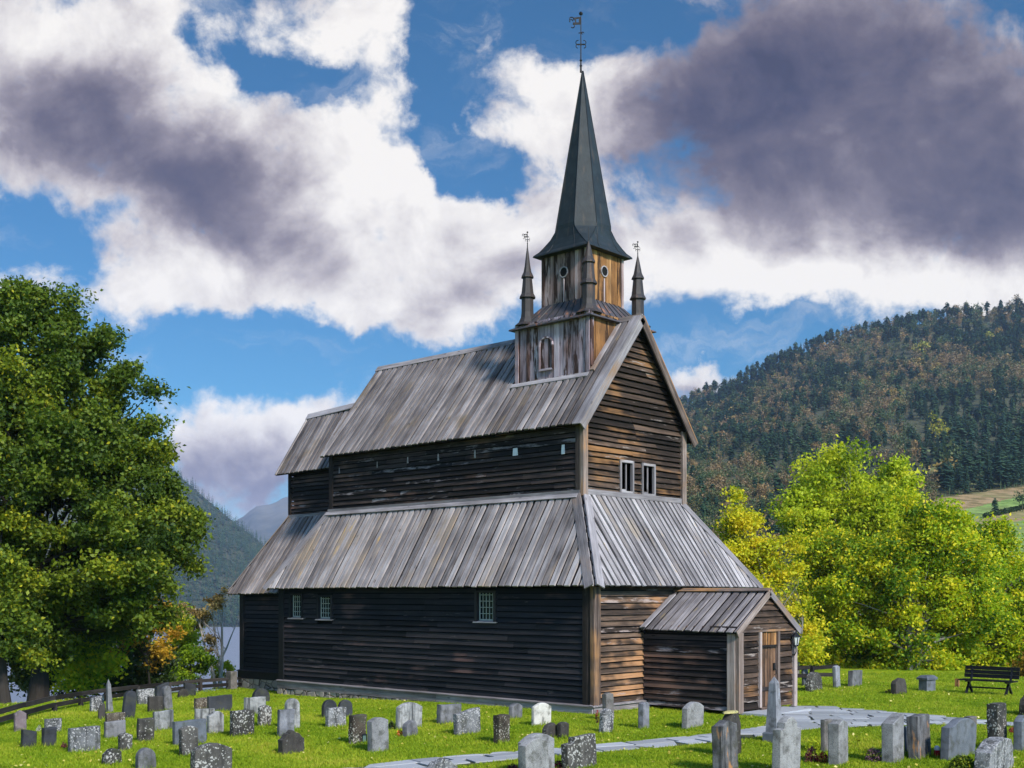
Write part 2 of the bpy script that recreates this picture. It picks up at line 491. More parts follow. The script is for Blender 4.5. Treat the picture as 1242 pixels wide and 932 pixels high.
L['yellowfl'] = leaf('yellow_red_flowers', [(0, (.5, .04, .02)), (.5, (.6, .12, .02)), (1, (.7, .5, .03))], .2)
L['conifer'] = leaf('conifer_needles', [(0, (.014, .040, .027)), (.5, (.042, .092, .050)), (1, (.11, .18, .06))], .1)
L['hillwood'] = leaf('hillside_leaves', [(0, (.05, .085, .035)), (.25, (.10, .13, .04)), (.45, (.22, .15, .075)), (.62, (.34, .20, .10)), (.78, (.46, .31, .07)), (.9, (.44, .48, .06)), (1, (.66, .52, .05))], .25)

def bark(name, d, l):
    m, t, b = material(name)
    uv = t.coord('UV')
    n = t.noise(t.map(uv, (2.5, 22, 1)), 1.0, 5, .65); n2 = t.noise(t.coord('Object'), 2.0, 4, .6)
    c = t.mix(t.math('ADD', t.math('MULTIPLY', n, .7), t.math('MULTIPLY', n2, .3)), d, l)
    t.l.new(c, b.inputs['Base Color']); b.inputs['Roughness'].default_value = .9
    bump(t, b, n, .8, .03)
    return m
M['bark_dark'] = bark('dark_bark', (.010, .008, .007), (.05, .042, .036))
M['bark_grey'] = bark('grey_bark', (.07, .065, .06), (.26, .24, .22))
M['bark_pale'] = bark('pale_bark', (.18, .16, .14), (.58, .53, .48))

# ground
m, t, b = material('lawn')
o_ = t.coord('Object')
big = t.noise(o_, .35, 4, .6); mid = t.noise(o_, 2.6, 5, .65); fin = t.noise(o_, 34, 4, .7)
f = t.math('ADD', t.math('MULTIPLY', big, .5), t.math('ADD', t.math('MULTIPLY', mid, .4), t.math('MULTIPLY', fin, .35)))
c = t.ramp(f, [(.38, (.07, .13, .005)), (.56, (.17, .255, .008)), (.70, (.28, .33, .016)), (.84, (.34, .29, .06))])
t.l.new(c, b.inputs['Base Color']); b.inputs['Roughness'].default_value = .95; b.inputs['Specular IOR Level'].default_value = .05
bump(t, b, t.math('ADD', fin, mid), .9, .06); M['lawn'] = m

m, t, b = material('hill_floor')
o_ = t.coord('Object')
n1 = t.noise(o_, .02, 5, .6); n2 = t.noise(o_, .3, 4, .7)
c = t.mix(n2, t.mix(n1, (.022, .030, .018), (.085, .066, .04)), (.05, .06, .025))
t.l.new(c, b.inputs['Base Color']); b.inputs['Roughness'].default_value = .95; M['hill'] = m
m, t, b = material('hill_fields')
tc, ta, tb, tz = t.tone()
n2 = t.noise(t.coord('Object'), .25, 5, .65)
c = t.ramp(ta, [(0, (.09, .08, .03)), (.33, (.30, .20, .10)), (.66, (.20, .29, .07)), (1, (.24, .25, .09))], 'CONSTANT')
n3 = t.noise(t.coord('Object'), .04, 4, .6)
c = t.mix(t.sstep(n2, .40, .62), c, t.mix(1.0, c, (.45, .5, .35, 1), 'MULTIPLY'))
c = t.mix(t.math('MULTIPLY', t.sstep(n3, .45, .6), .5), c, (.17, .19, .06, 1))
t.l.new(c, b.inputs['Base Color']); b.inputs['Roughness'].default_value = .95; M['field'] = m
m, t, b = material('mountain_rock')
o_ = t.coord('Object')
n1 = t.noise(o_, .0022, 7, .62); n2 = t.noise(o_, .015, 5, .65)
c = t.mix(t.sstep(n1, .40, .62), (.06, .065, .05), (.20, .18, .15)); c = t.mix(n2, c, t.mix(1.0, c, (.5, .5, .5, 1), 'MULTIPLY'))
t.l.new(c, b.inputs['Base Color']); b.inputs['Roughness'].default_value = .95; M['rock'] = m
m, t, b = material('fjord_water')
b.inputs['Base Color'].default_value = (.17, .19, .24, 1); b.inputs['Roughness'].default_value = .45; b.inputs['Specular IOR Level'].default_value = 1.0  # pale base colour paints in part of the sky's reflection
bump(t, b, t.noise(t.map(t.coord('Object'), (1, 1, 1)), .35, 5, .6), .8, 1.2); M['water'] = m
m, t, b = material('flagstone')
tc, ta, tb, tz = t.tone()
o_ = t.coord('Object'); n1 = t.noise(o_, 1.6, 5, .6); n2 = t.noise(o_, 22, 4, .65)
c = t.mix(ta, (.17, .178, .195), (.42, .43, .46)); c = t.mix(t.math('MULTIPLY', n1, .6), c, (.15, .155, .165)); c = t.mix(t.math('MULTIPLY', n2, .45), c, (.5, .5, .51))
t.l.new(c, b.inputs['Base Color']); b.inputs['Roughness'].default_value = .55; bump(t, b, n2, .4, .01); M['flag'] = m
m, t, b = material('path_soil')
n1 = t.noise(t.coord('Object'), 7, 5, .65); t.l.new(t.mix(n1, (.03, .045, .012), (.09, .085, .05)), b.inputs['Base Color']); b.inputs['Roughness'].default_value = .95; M['soil'] = m
SKYTINT, SUN_E, SUN_ANG, HAZE, EXPO, SKY_FILL = (.235, .52, .69), 3.0, 7.0, .00010, 1.05, 2.5
# ================================================================ THE CHURCH
W = 7.6669
church = tag(empty('stave_church', (0, 0, 0)), 'tall dark wooden stave church with steep plank roofs and a slender spire', 'church')
PART = lambda mb, name, mat, parent=church, **k: mb.build(name, mat, parent, **k)

def clip_poly(poly, a, b, c):
    """keep the part of a 2-D polygon where a*x + b*y <= c"""
    out = []
    for i in range(len(poly)):
        p, q = poly[i], poly[(i + 1) % len(poly)]
        fp, fq = a * p[0] + b * p[1] - c, a * q[0] + b * q[1] - c
        if fp <= 0: out.append(p)
        if fp * fq < 0:
            k = fp / (fp - fq)
            out.append((p[0] + (q[0] - p[0]) * k, p[1] + (q[1] - p[1]) * k))
    return out

def clip_convex(poly, conv):
    for i in range(len(conv)):
        p, q = conv[i], conv[(i + 1) % len(conv)]
        a, b = q[1] - p[1], -(q[0] - p[0])
        poly = clip_poly(poly, a, b, a * p[0] + b * p[1])
        if len(poly) < 3: return []
    return poly

def plank_roof(mb, P00, P10, P11, P01, pitch=.28, cover=.72, t=.05, seed=1, jag=.035, tones=None):
    """boards running up the slope over the quad P00-P10 (eave) to P01-P11 (top): a lower layer and cover boards on its joints"""
    rs = random.Random(seed)
    P00, P10, P11, P01 = map(Vector, (P00, P10, P11, P01))
    e = (P10 - P00).normalized()
    n = (P10 - P00).cross(P01 - P00).normalized()
    if n.z < 0: n = -n
    g = n.cross(e)
    if g.z < 0: g = -g
    def to2(p): return ((p - P00).dot(e), (p - P00).dot(g))
    outline = [to2(p) for p in (P00, P10, P11, P01)]
    area = sum(outline[i][0] * outline[(i + 1) % 4][1] - outline[(i + 1) % 4][0] * outline[i][1] for i in range(4))
    if area < 0: outline.reverse()
    x0, x1 = min(p[0] for p in outline), max(p[0] for p in outline)
    ymax = max(p[1] for p in outline)
    flip = e.cross(g).dot(n) < 0
    def board(a, b, z, th, low):
        y0 = -rs.random() * jag + low
        sk = (rs.random() - .5) * .03
        poly = clip_convex([(a, -.2), (b, -.2), (b + sk, ymax + .2), (a + sk, ymax + .2)], outline)
        if len(poly) < 3: return
        poly = [(x, y if y > .02 else y0) for x, y in poly]
        # drop slivers
        if max(p[1] for p in poly) - min(p[1] for p in poly) < .06: return
        P3 = [P00 + e * x + g * y + n * z for x, y in poly]
        if flip: P3.reverse()
        tn = (rs.random(), rs.random(), rs.random()) if z > 0 else (-1.6 + .2 * rs.random(), .2 * rs.random(), .2 * rs.random())  # lower boards coloured near black: painted shade in the gaps
        lift = [th + rs.uniform(-.004, .007) for _ in P3]
        mb.prism(P3, n, th, tn, along=g, t_list=lift)
    k = int((x1 - x0) / pitch) + 2
    for i in range(-1, k):
        a = x0 + i * pitch
        board(a + .004, a + pitch - .004, 0, .022, 0)
        wv = pitch * (cover + rs.uniform(-.08, .07))
        c = a + rs.uniform(-.015, .015)
        board(c - wv / 2, c + wv / 2, .024, t, -.012)

def clapboard(mb, O, e, length, z0, z1, n, h=.165, openings=(), lim=None, seed=3, t0=.05, t1=.006, seg=(2.2, 4.5), wob=.010):
    """horizontal lapped boards on the plane through O spanned by e (unit, horizontal) and z; lim(z) -> (s0, s1) limits a gable"""
    rs = random.Random(seed)
    O, e, n = Vector(O), Vector(e), Vector(n)
    z = z0
    flip = e.cross(Vector((0, 0, 1))).dot(n) < 0
    while z < z1 - .02:
        hh = h * rs.uniform(.88, 1.12)
        zt = min(z + hh, z1)
        s0, s1 = (0, length) if lim is None else lim(z)
        u0, u1 = (0, length) if lim is None else lim(zt)
        if s1 - s0 > .05:
            cuts = [(s0, s1)]
            for (a, b, c, d) in openings:
                if zt > c + .03 and z < d - .03:
                    new = []
                    for p, q in cuts:
                        if b <= p or a >= q: new.append((p, q)); continue
                        if a > p: new.append((p, a))
                        if b < q: new.append((b, q))
                    cuts = new
            for p, q in cuts:
                s = p
                while s < q - 1e-4:
                    w = rs.uniform(*seg)
                    f = q if s + w > q - .7 else s + w
                    a0, b0 = s, f
                    at, bt = max(s, u0), min(f, u1)
                    if lim is None or bt > at:
                        wa, wb = rs.uniform(-wob, wob), rs.uniform(-wob, wob)
                        g = .004
                        poly = [O + e * (a0 + g) + Vector((0, 0, z + .010 + wa)), O + e * (b0 - g) + Vector((0, 0, z + .010 + wb)), O + e * (bt - g) + Vector((0, 0, zt - .016)), O + e * (at + g) + Vector((0, 0, zt - .016))]
                        tl = [t0 + rs.uniform(-.004, .008), t0 + rs.uniform(-.004, .008), t1, t1]
                        if flip:
                            poly = poly[::-1]; tl = tl[::-1]
                        mb.prism(poly, n, t0, (rs.random(), rs.random(), rs.random()), along=e, t_list=tl)
                    s = f
        z = zt

def vboards(mb, O, e, length, z0f, z1f, n, w=.18, seed=5, t=.02, openings=()):
    """vertical boards; z0f(s), z1f(s) give their lower and upper ends"""
    rs = random.Random(seed)
    O, e, n = Vector(O), Vector(e), Vector(n)
    flip = e.cross(Vector((0, 0, 1))).dot(n) < 0
    s = 0
    while s < length - .02:
        b = min(length, s + w * rs.uniform(.75, 1.3))
        if length - b < .05: b = length
        tt = t * rs.uniform(.6, 1.5)
        poly = [O + e * (s + .004) + Vector((0, 0, z0f(s))), O + e * (b - .004) + Vector((0, 0, z0f(b))), O + e * (b - .004) + Vector((0, 0, z1f(b))), O + e * (s + .004) + Vector((0, 0, z1f(s)))]
        if flip: poly.reverse()
        mb.prism(poly, n, tt, (rs.random(), rs.random(), rs.random()), along=(0, 0, 1))
        s = b

X, Y, Z = Vector((1, 0, 0)), Vector((0, 1, 0)), Vector((0, 0, 1))
L1 = 13.893
CHX, CHY = -17.43, .80            # chancel end and its setback
UA, UB, UL = -1.449, 1.3146, -12.794
ZS = .21                          # top of the sill
# ---- solid cores (what one would see through a gap between boards)
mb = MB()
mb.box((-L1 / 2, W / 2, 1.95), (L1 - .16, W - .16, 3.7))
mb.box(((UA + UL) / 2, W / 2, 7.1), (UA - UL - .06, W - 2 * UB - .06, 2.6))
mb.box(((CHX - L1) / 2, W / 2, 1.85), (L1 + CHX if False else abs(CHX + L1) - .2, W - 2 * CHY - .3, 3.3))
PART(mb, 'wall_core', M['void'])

# ---- long south-facing wall of the nave
WIN = [(-4.37, -3.52, 2.38, 3.30), (-13.33, -12.57, 2.36, 3.22), (-11.80, -10.98, 2.34, 3.16)]
wall_t = MB()
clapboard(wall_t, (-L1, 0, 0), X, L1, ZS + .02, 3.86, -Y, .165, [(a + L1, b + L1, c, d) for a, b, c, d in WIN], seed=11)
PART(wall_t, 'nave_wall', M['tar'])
mb = MB()
clapboard(mb, (-L1, W, 0), X, L1, ZS + .02, 3.86, Y, .165, seed=12)
PART(mb, 'nave_wall', M['tar'])
# west wall
mb = MB()
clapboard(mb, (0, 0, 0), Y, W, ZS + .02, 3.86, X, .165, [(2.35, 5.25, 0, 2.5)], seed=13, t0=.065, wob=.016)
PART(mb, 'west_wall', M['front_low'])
# chancel walls
mb = MB()
clapboard(mb, (CHX, CHY, 0), X, abs(CHX + L1), .36, 3.6, -Y, .165, [(2.62, 3.42, 2.30, 3.2)], seed=14)
clapboard(mb, (CHX, CHY, 0), Y, W - 2 * CHY, .36, 3.6, -X, .165, seed=15)
clapboard(mb, (CHX, W - CHY, 0), X, abs(CHX + L1), .36, 3.6, Y, .165, seed=16)
clapboard(mb, (-L1, 0, 0), Y, CHY, ZS + .02, 3.86, -X, .165, seed=17)
PART(mb, 'chancel_wall', M['tar'])
# sills
mb = MB()
for (a, b) in (((-L1 - .06, -.075, 0), (.08, -.075, 0)),):
    s = a[0]
    while s < b[0] - .05:
        f = min(b[0], s + random.uniform(3, 4.6))
        z0 = -.02 - .10 * smooth(-2, -12, s)
        mb.prism([(s + .005, -.02, .0 - .06), (f - .005, -.02, .0 - .06), (f - .005, -.02, .19), (s + .005, -.02, .19)], -Y, .085)
        s = f
mb.prism([(-L1 - .06, -.16, .185), (.14, -.16, .185), (.14, 0, .215), (-L1 - .06, 0, .215)], Z, .028)
mb.prism([(.02, -.07, -.06), (.02, 2.5, -.06), (.02, 2.5, .19), (.02, -.07, .19)], X, .085)
mb.prism([(0, -.16, .215), (.16, -.16, .185), (.16, 2.42, .185), (0, 2.42, .215)], Z, .028)
PART(mb, 'sill_board', M['trim'])
mb = MB()
mb.prism([(CHX - .08, CHY - .02, .08), (-L1, CHY - .02, .08), (-L1, CHY - .02, .34), (CHX - .08, CHY - .02, .34)], -Y, .09)
mb.prism([(CHX - .1, CHY - .15, .335), (-L1, CHY - .15, .335), (-L1, CHY, .365), (CHX - .1, CHY, .365)], Z, .025)
mb.prism([(CHX - .02, CHY - .05, .08), (CHX - .02, W - CHY, .08), (CHX - .02, W - CHY, .34), (CHX - .02, CHY - .05, .34)][::-1], -X, .09)
PART(mb, 'sill_board', M['tar'])
# foundation of rubble
mb = MB()
rs = random.Random(5)
def rubble_run(a, b, zlo, ztop, ax, th=.22):
    a, b = Vector(a), Vector(b)
    d = (b - a); Ln = d.length; d.normalize()
    s = 0
    while s < Ln:
        w = rs.uniform(.25, .65)
        c = a + d * (s + w / 2)
        zt = ztop - rs.uniform(0, .03)
        z = zlo(c)
        mb.box((c.x, c.y, (z + zt) / 2), (w * .97, th * rs.uniform(.85, 1.25), zt - z), rz=math.atan2(d.y, d.x) + rs.uniform(-.04, .04))
        s += w
rubble_run((-L1 - .05, .02, 0), (.02, .02, 0), lambda c: ground_z(c.x, c.y) - .25, -.055, 0)
PART(mb, 'stone_foundation', M['rubble']); mb = MB()
rubble_run((CHX - .05, CHY + .02, 0), (-L1, CHY + .02, 0), lambda c: ground_z(c.x, c.y) - .25, .085, 0)
rubble_run((CHX + .02, CHY, 0), (CHX + .02, W - CHY, 0), lambda c: ground_z(c.x, c.y) - .25, .085, 0)
PART(mb, 'stone_foundation', M['rubble']); mb = MB()
rubble_run((.0, .1, 0), (.0, W, 0), lambda c: -.3, -.055, 0)
PART(mb, 'stone_foundation', M['rubble'])

# corner posts (each a part)
def post(name, x, y, z0, z1, sx, sy, mat):
    mb = MB(); mb.box((x, y, (z0 + z1) / 2), (sx, sy, z1 - z0), along=(0, 0, 1))
    return PART(mb, name, mat)
post('corner_post', .045, .065, .22, 3.80, .13, .30, M['post'])
post('corner_post', -.16, -.035, .22, 3.80, .26, .07, M['tar_worn'])
post('corner_post', -L1 + .12, -.03, .22, 3.8, .28, .07, M['tar'])
post('corner_post', CHX + .10, CHY - .03, .37, 3.5, .24, .07, M['tar'])
post('corner_post', .03, 2.36, .0, 2.5, .11, .20, M['tar'])
post('corner_post', UA + .05, UB + .04, 6.0, 8.3, .13, .22, M['post'])
post('corner_post', UA - .09, UB - .03, 6.0, 8.2, .18, .06, M['tar_worn'])
post('corner_post', UA + .05, W - UB - .05, 6.0, 8.3, .13, .22, M['post'])
post('corner_post', UL + .10, UB - .03, 6.0, 8.25, .20, .06, M['tar_worn'])

# ---- windows of the long wall
def wall_window(x0, x1, z0, z1, y, deep=.07, lat=True, fr=.09):
    f = MB()
    f.box(((x0 + fr / 2), y - .02, (z0 + z1) / 2), (fr, .09, z1 - z0))
    f.box(((x1 - fr / 2), y - .02, (z0 + z1) / 2), (fr, .09, z1 - z0))
    f.box(((x0 + x1) / 2, y - .02, z1 - .03), (x1 - x0 - 2 * fr, .088, .06))
    for xx, w in ((x0 + fr + .004, .02), (x1 - fr - .004, .02)):
        f.box((xx, y + deep / 2, (z0 + z1) / 2), (w, deep, z1 - z0 - .1))
    wo = PART(f, 'window', M['tar'])
    p = MB(); p.face([(x0 + fr, y + deep, z0 + .05), (x1 - fr, y + deep, z0 + .05), (x1 - fr, y + deep, z1 - .05), (x0 + fr, y + deep, z1 - .05)]); p.build('pane', M['glass'], wo)
    s_ = MB(); s_.prism([(x0 - .03, y - .10, z0 - .02), (x1 + .03, y - .10, z0 - .02), (x1 + .03, y + deep, z0 + .015), (x0 - .03, y + deep, z0 + .015)], Z, .03); s_.build('sill', M['trim'], wo)
    l = MB(); a, b, c, d = x0 + fr + .03, x1 - fr - .03, z0 + .07, z1 - .07
    yy = y + deep - .02
    l.box(((a + b) / 2, yy, c), (b - a, .02, .045)); l.box((a, yy, (c + d) / 2), (.035, .021, d - c + .03))
    for i in range(1, 5): l.box((a + (b - a) * i / 4.6, yy - .002, (c + d) / 2), (.016, .014, d - c))
    for i in range(1, 5): l.box(((a + b) / 2, yy + .004, c + (d - c) * i / 4.3), (b - a, .014, .018))
    l.build('lattice', M['lattice'], wo)
    return wo
for a, b, c, d in WIN: wall_window(a, b, c, d, 0.0)
wall_window(CHX + 2.66, CHX + 3.38, 2.32, 3.2, CHY)

# ---- lower roof (four slopes round the nave) and its hip boards
OV = .364
ZE, ZT = 3.40, 6.03
kx = -1.449                        # the west slope's top
E_SW, E_SE = Vector((OV, -OV, 3.425)), Vector((-L1 - .41, -OV, 3.39))
T_SW, T_SE = Vector((UA, UB, 6.02)), Vector((UL - .10, UB, 6.02))
E_NW, T_NW = Vector((OV, W + OV, 3.40)), Vector((UA, W - UB, 6.02))
E_NE, T_NE = Vector((-L1 - .41, W + OV, 3.40)), Vector((UL - .10, W - UB, 6.02))
lr = MB()
plank_roof(lr, E_SE, E_SW, T_SW, T_SE, .27, .67, seed=21)
plank_roof(lr, E_NE, E_NW, T_NW, T_NE, .27, .67, seed=23)
plank_roof(lr, E_SE, E_NE, T_NE, T_SE, .27, .67, seed=24)
lower_roof = PART(lr, 'lower_roof', M['roof'])
mb = MB(); plank_roof(mb, E_SW, E_NW, T_NW, T_SW, .235, .67, seed=22)
PART(mb, 'west_lower_roof', M['roof'])
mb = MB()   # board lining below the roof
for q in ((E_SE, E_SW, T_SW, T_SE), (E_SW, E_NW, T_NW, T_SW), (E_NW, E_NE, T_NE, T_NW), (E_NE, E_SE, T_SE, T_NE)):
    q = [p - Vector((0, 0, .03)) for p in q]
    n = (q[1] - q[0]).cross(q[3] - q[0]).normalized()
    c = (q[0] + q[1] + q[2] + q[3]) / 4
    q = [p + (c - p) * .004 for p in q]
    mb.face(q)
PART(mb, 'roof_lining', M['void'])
def cover(mb, A, B, n, w, t=.05):
    A, B, n = Vector(A), Vector(B), Vector(n).normalized()
    d = (B - A).normalized(); s = d.cross(n).normalized(); n = s.cross(d)
    poly = [A - s * w / 2, A + s * w / 2, B + s * w / 2, B - s * w / 2]
    if (poly[1] - poly[0]).cross(poly[2] - poly[0]).dot(n) < 0: poly.reverse()
    mb.prism(poly, n, t, along=d)
nS = (E_SW - E_SE).cross(T_SE - E_SE).normalized(); nW_ = (E_NW - E_SW).cross(T_SW - E_SW).normalized()
if nS.z < 0: nS = -nS
if nW_.z < 0: nW_ = -nW_
for A, B, n1, n2 in ((E_SW, T_SW, nS, nW_), (E_NW, T_NW, Vector((nS.x, -nS.y, nS.z)), nW_), (E_SE, T_SE, nS, Vector((-nW_.x, 0, nW_.z))), (E_NE, T_NE, Vector((nS.x, -nS.y, nS.z)), Vector((-nW_.x, 0, nW_.z)))):
    mb = MB(); d = (B - A).normalized()
    for n in (n1, n2):
        s = d.cross(n).normalized()
        if s.dot(n1 + n2 - n * 2) > 0: s = -s
        w = .27
        base = A + n * .062 - d * .02
        poly = [base + (n1 + n2).normalized() * .012, base + s * w, B + n * .062 + s * w, B + n * .062 + (n1 + n2).normalized() * .012]
        if (poly[1] - poly[0]).cross(poly[2] - poly[0]).dot(n) < 0: poly.reverse()
        mb.prism(poly, n, .035, along=d)
    mb.build('hip_board', M['trim'], lower_roof)
# top flashing boards
mb = MB()
mb.prism([(UL - .05, UB - .05, 6.045), (UA - .02, UB - .05, 6.045), (UA - .02, UB - .05, 6.16), (UL - .05, UB - .05, 6.16)], (0, -1, 0), .03)
mb.prism([(UL - .05, UB - .18, 5.93), (UA - .05, UB - .18, 5.93), (UA - .05, UB - .08, 6.05), (UL - .05, UB - .08, 6.05)], nS, .03)
mb.prism([(UA + .05, UB + .1, 6.045), (UA + .05, W - UB, 6.045), (UA + .05, W - UB, 6.20), (UA + .05, UB + .1, 6.20)], X, .03)
mb.build('flashing_board', M['trim'], lower_roof)

# ---- clerestory walls
mb = MB(); clapboard(mb, (UL, UB, 0), X, UA - UL, 6.12, 8.38, -Y, .155, seed=31)
PART(mb, 'clerestory_wall', M['tar_worn'])
mb = MB(); clapboard(mb, (UL, W - UB, 0), X, UA - UL, 6.12, 8.3, Y, .16, seed=32)
PART(mb, 'clerestory_wall', M['tar_worn'])
# small pale plates (vents) along the clerestory
for u, v, w, h in ((626.5, 548.5, .20, .22), (684.5, 545.5, .13, .27), (577.5, 551, .07, .24), (533, 555, .07, .22), (496, 558.5, .06, .2), (459, 564, .06, .2), (413, 571, .06, .2)):
    d0 = (UB - CAM[1]) / (SN * ((u - CXP) / F) + CS)
    p = at_depth(u, v, d0)
    mb = MB(); mb.prism([(p.x - w / 2, UB - .045, p.z - h / 2), (p.x + w / 2, UB - .045, p.z - h / 2), (p.x + w / 2 - .02, UB - .045, p.z + h / 2), (p.x - w / 2 + .02, UB - .045, p.z + h / 2)], -Y, .02)
    PART(mb, 'vent_plate', M['plate'] if u > 600 else M['trim'])

# ---- upper roof
OE, OG = .2785, .19
ZUE, ZR = 8.0, 11.46
e0, e1 = Vector((UL - .19, UB - OE, 7.985)), Vector((UA + .25, UB - OE, 8.01))
r0, r1 = Vector((-13.10, W / 2, 11.45)), Vector((UA + .25, W / 2, 11.45))
ne0, ne1 = Vector((UL - .19, W - UB + OE, 8.0)), Vector((UA + .25, W - UB + OE, 8.0))
mb = MB(); plank_roof(mb, e0, e1, r1, r0, .265, .67, seed=41); plank_roof(mb, ne0, ne1, r1, r0, .265, .67, seed=42)
upper_roof = PART(mb, 'upper_roof', M['roof_moss'])
mb = MB()
d_ = Vector((0, 0, .03))
for q in ((e0, e1, r1, r0), (ne0, ne1, r1, r0)): mb.face([p - d_ for p in q])
mb.build('lining', M['void'], upper_roof)
mb = MB()
s = -13.14
while s < UA + .28 - .1:
    f = min(UA + .28, s + random.uniform(2.8, 4.4))
    for sg in (-1, 1):
        poly = [Vector((s, W / 2, 11.545)), Vector((f - .01, W / 2, 11.545)), Vector((f - .01, W / 2 + sg * .15, 11.545 - .15 * 1.235)), Vector((s, W / 2 + sg * .15, 11.545 - .15 * 1.235))]
        n = Vector((0, sg * .78, .63))
        if (poly[1] - poly[0]).cross(poly[2] - poly[0]).dot(n) < 0: poly.reverse()
        mb.prism(poly, n, .035, along=X)
    s = f
mb.build('ridge_board', M['roof_moss'], upper_roof)
for sg, A, B in ((-1, e1, r1), (1, ne1, r1)):
    n = Vector((0, sg * .777, .63))
    mb = MB(); d = (B - A).normalized()
    A2 = A - d * .10 + X * .01; B2 = B + X * .01
    poly = [A2 + n * .075, A2 - n * .16, B2 - n * .16 , B2 + n * .075]
    if (poly[1] - poly[0]).cross(poly[2] - poly[0]).dot(X) < 0: poly.reverse()
    mb.prism(poly, X, .045, along=d)
    A3 = A - d * .12 - X * .10 + n * .082; B3 = B - X * .10 + n * .082
    cover(mb, A3, B3, n, .30, .03)
    mb.build('barge_board', M['trim'] if sg < 0 else M['post'], upper_roof)
# gable wall
GS = (r1.z - e1.z) / (W / 2 - (UB - OE))
zg = lambda y: 8.0 + (min(y, W - y) - (UB - OE)) * GS
def gable_lim(z):
    y0 = max(UB, (z - 8.0 + .02) / GS + UB - OE) if z > 8.3 else UB
    return (y0 - UB, W - y0 - UB) if y0 < W / 2 else (1, 1)
mb = MB()
FW = [(3.03, 3.71, 6.18, 7.17), (4.11, 4.81, 6.17, 7.16)]
clapboard(mb, (UA, UB, 0), Y, W - 2 * UB, 6.12, 11.35, X, .175, [(a - UB, b - UB, c, d) for a, b, c, d in FW], lim=gable_lim, seed=51, t0=.07, wob=.02, seg=(1.6, 3.4))
PART(mb, 'gable_wall', M['front'])
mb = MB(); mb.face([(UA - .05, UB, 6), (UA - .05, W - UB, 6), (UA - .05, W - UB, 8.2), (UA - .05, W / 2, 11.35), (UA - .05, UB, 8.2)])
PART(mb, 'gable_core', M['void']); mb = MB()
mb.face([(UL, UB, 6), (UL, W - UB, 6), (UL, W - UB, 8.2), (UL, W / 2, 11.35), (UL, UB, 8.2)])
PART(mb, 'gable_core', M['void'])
for a, b, c, d in FW:
    f = MB(); fr = .075
    f.box((UA + .03, a + fr / 2, (c + d) / 2), (.09, fr, d - c)); f.box((UA + .03, b - fr / 2, (c + d) / 2), (.09, fr, d - c))
    f.box((UA + .03, (a + b) / 2, d - fr / 2), (.088, b - a - 2 * fr, fr)); f.box((UA + .03, (a + b) / 2, c + fr / 2), (.088, b - a - 2 * fr, fr))
    wo = PART(f, 'gable_window', M['trim'])
    p = MB(); p.face([(UA - .03, a + fr, c + fr), (UA - .03, b - fr, c + fr), (UA - .03, b - fr, d - fr), (UA - .03, a + fr, d - fr)]); p.build('pane', M['void'], wo)
    l = MB(); l.box((UA - .01, a + fr + .30, (c + d) / 2), (.03, .045, d - c - 2 * fr)); l.box((UA - .01, a + fr + .15, c + fr + .03), (.028, .27, .05)); l.build('casement', M['trim'], wo)

# ---- chancel roofs
ce0 = Vector((-17.72, CHY - .36, 3.2)); ce1 = Vector((-L1 + .5, CHY - .36, 3.235))
ct0 = Vector((-16.75, 2.5, 6.07)); ct1 = Vector((-12.6, 2.5, 6.07))
mb = MB(); plank_roof(mb, ce0, ce1, ct1, ct0, .27, .67, seed=61)
cne0 = Vector((-17.72, W - CHY + .36, 3.2)); cnt0 = Vector((-16.75, W - 2.5, 6.07)); cne1 = Vector((-L1 + .5, W - CHY + .36, 3.2)); cnt1 = Vector((-12.6, W - 2.5, 6.07))
plank_roof(mb, ce0, cne0, cnt0, ct0, .27, .67, seed=62); plank_roof(mb, cne0, cne1, cnt1, cnt0, .27, .67, seed=63)
chr_ = PART(mb, 'chancel_lower_roof', M['roof_moss'])
mb = MB()
for q in ((ce0, ce1, ct1, ct0), (ce0, cne0, cnt0, ct0)): mb.face([p - Vector((0, 0, .03)) for p in q])
mb.build('lining', M['void'], chr_)
mb = MB(); cover(mb, ce0 + Vector((0, 0, .08)), ct0 + Vector((0, 0, .08)), Vector((-.6, -.5, .6)), .22, .035); mb.build('hip_board', M['roof_moss'], chr_)
mb = MB(); mb.prism([(-16.75, 2.46, 6.08), (-12.9, 2.46, 6.08), (-12.9, 2.46, 6.2), (-16.75, 2.46, 6.2)], -Y, .03); mb.build('flashing_board', M['trim'], chr_)
mb = MB(); clapboard(mb, (-16.75, 2.5, 0), X, 16.75 - 12.8, 6.12, 8.1, -Y, .16, seed=64)
mb.box((-16.68, 2.47, 7.05), (.16, .06, 1.9)); 
clapboard(mb, (-16.75, 2.5, 0), Y, W - 5.0, 6.12, 8.1, -X, .16, seed=65)
clapboard(mb, (-16.75, 2.5, 0), Y, W - 5.0, 8.1, 10.0, -X, .16, seed=66, lim=lambda z: ((z - 8.1) / 1.58, W - 5.0 - (z - 8.1) / 1.58))
mb.box((-14.8, W / 2, 7.0), (3.6, W - 5.2, 2.0))
PART(mb, 'chancel_clerestory', M['tar_worn'])
c0, c1 = Vector((-17.25, 2.24, 7.74)), Vector((-12.7, 2.24, 7.80)); q0, q1 = Vector((-17.28, W / 2, 10.14)), Vector((-12.7, W / 2, 10.36))
n0, n1 = Vector((-17.25, W - 2.24, 7.74)), Vector((-12.7, W - 2.24, 7.80))
mb = MB(); plank_roof(mb, c0, c1, q1, q0, .27, .67, seed=67); plank_roof(mb, n0, n1, q1, q0, .27, .67, seed=68)
cur = PART(mb, 'chancel_roof', M['roof_moss'])
mb = MB()
for q in ((c0, c1, q1, q0), (n0, n1, q1, q0)): mb.face([p - Vector((0, 0, .03)) for p in q])
mb.build('lining', M['void'], cur)
mb = MB()
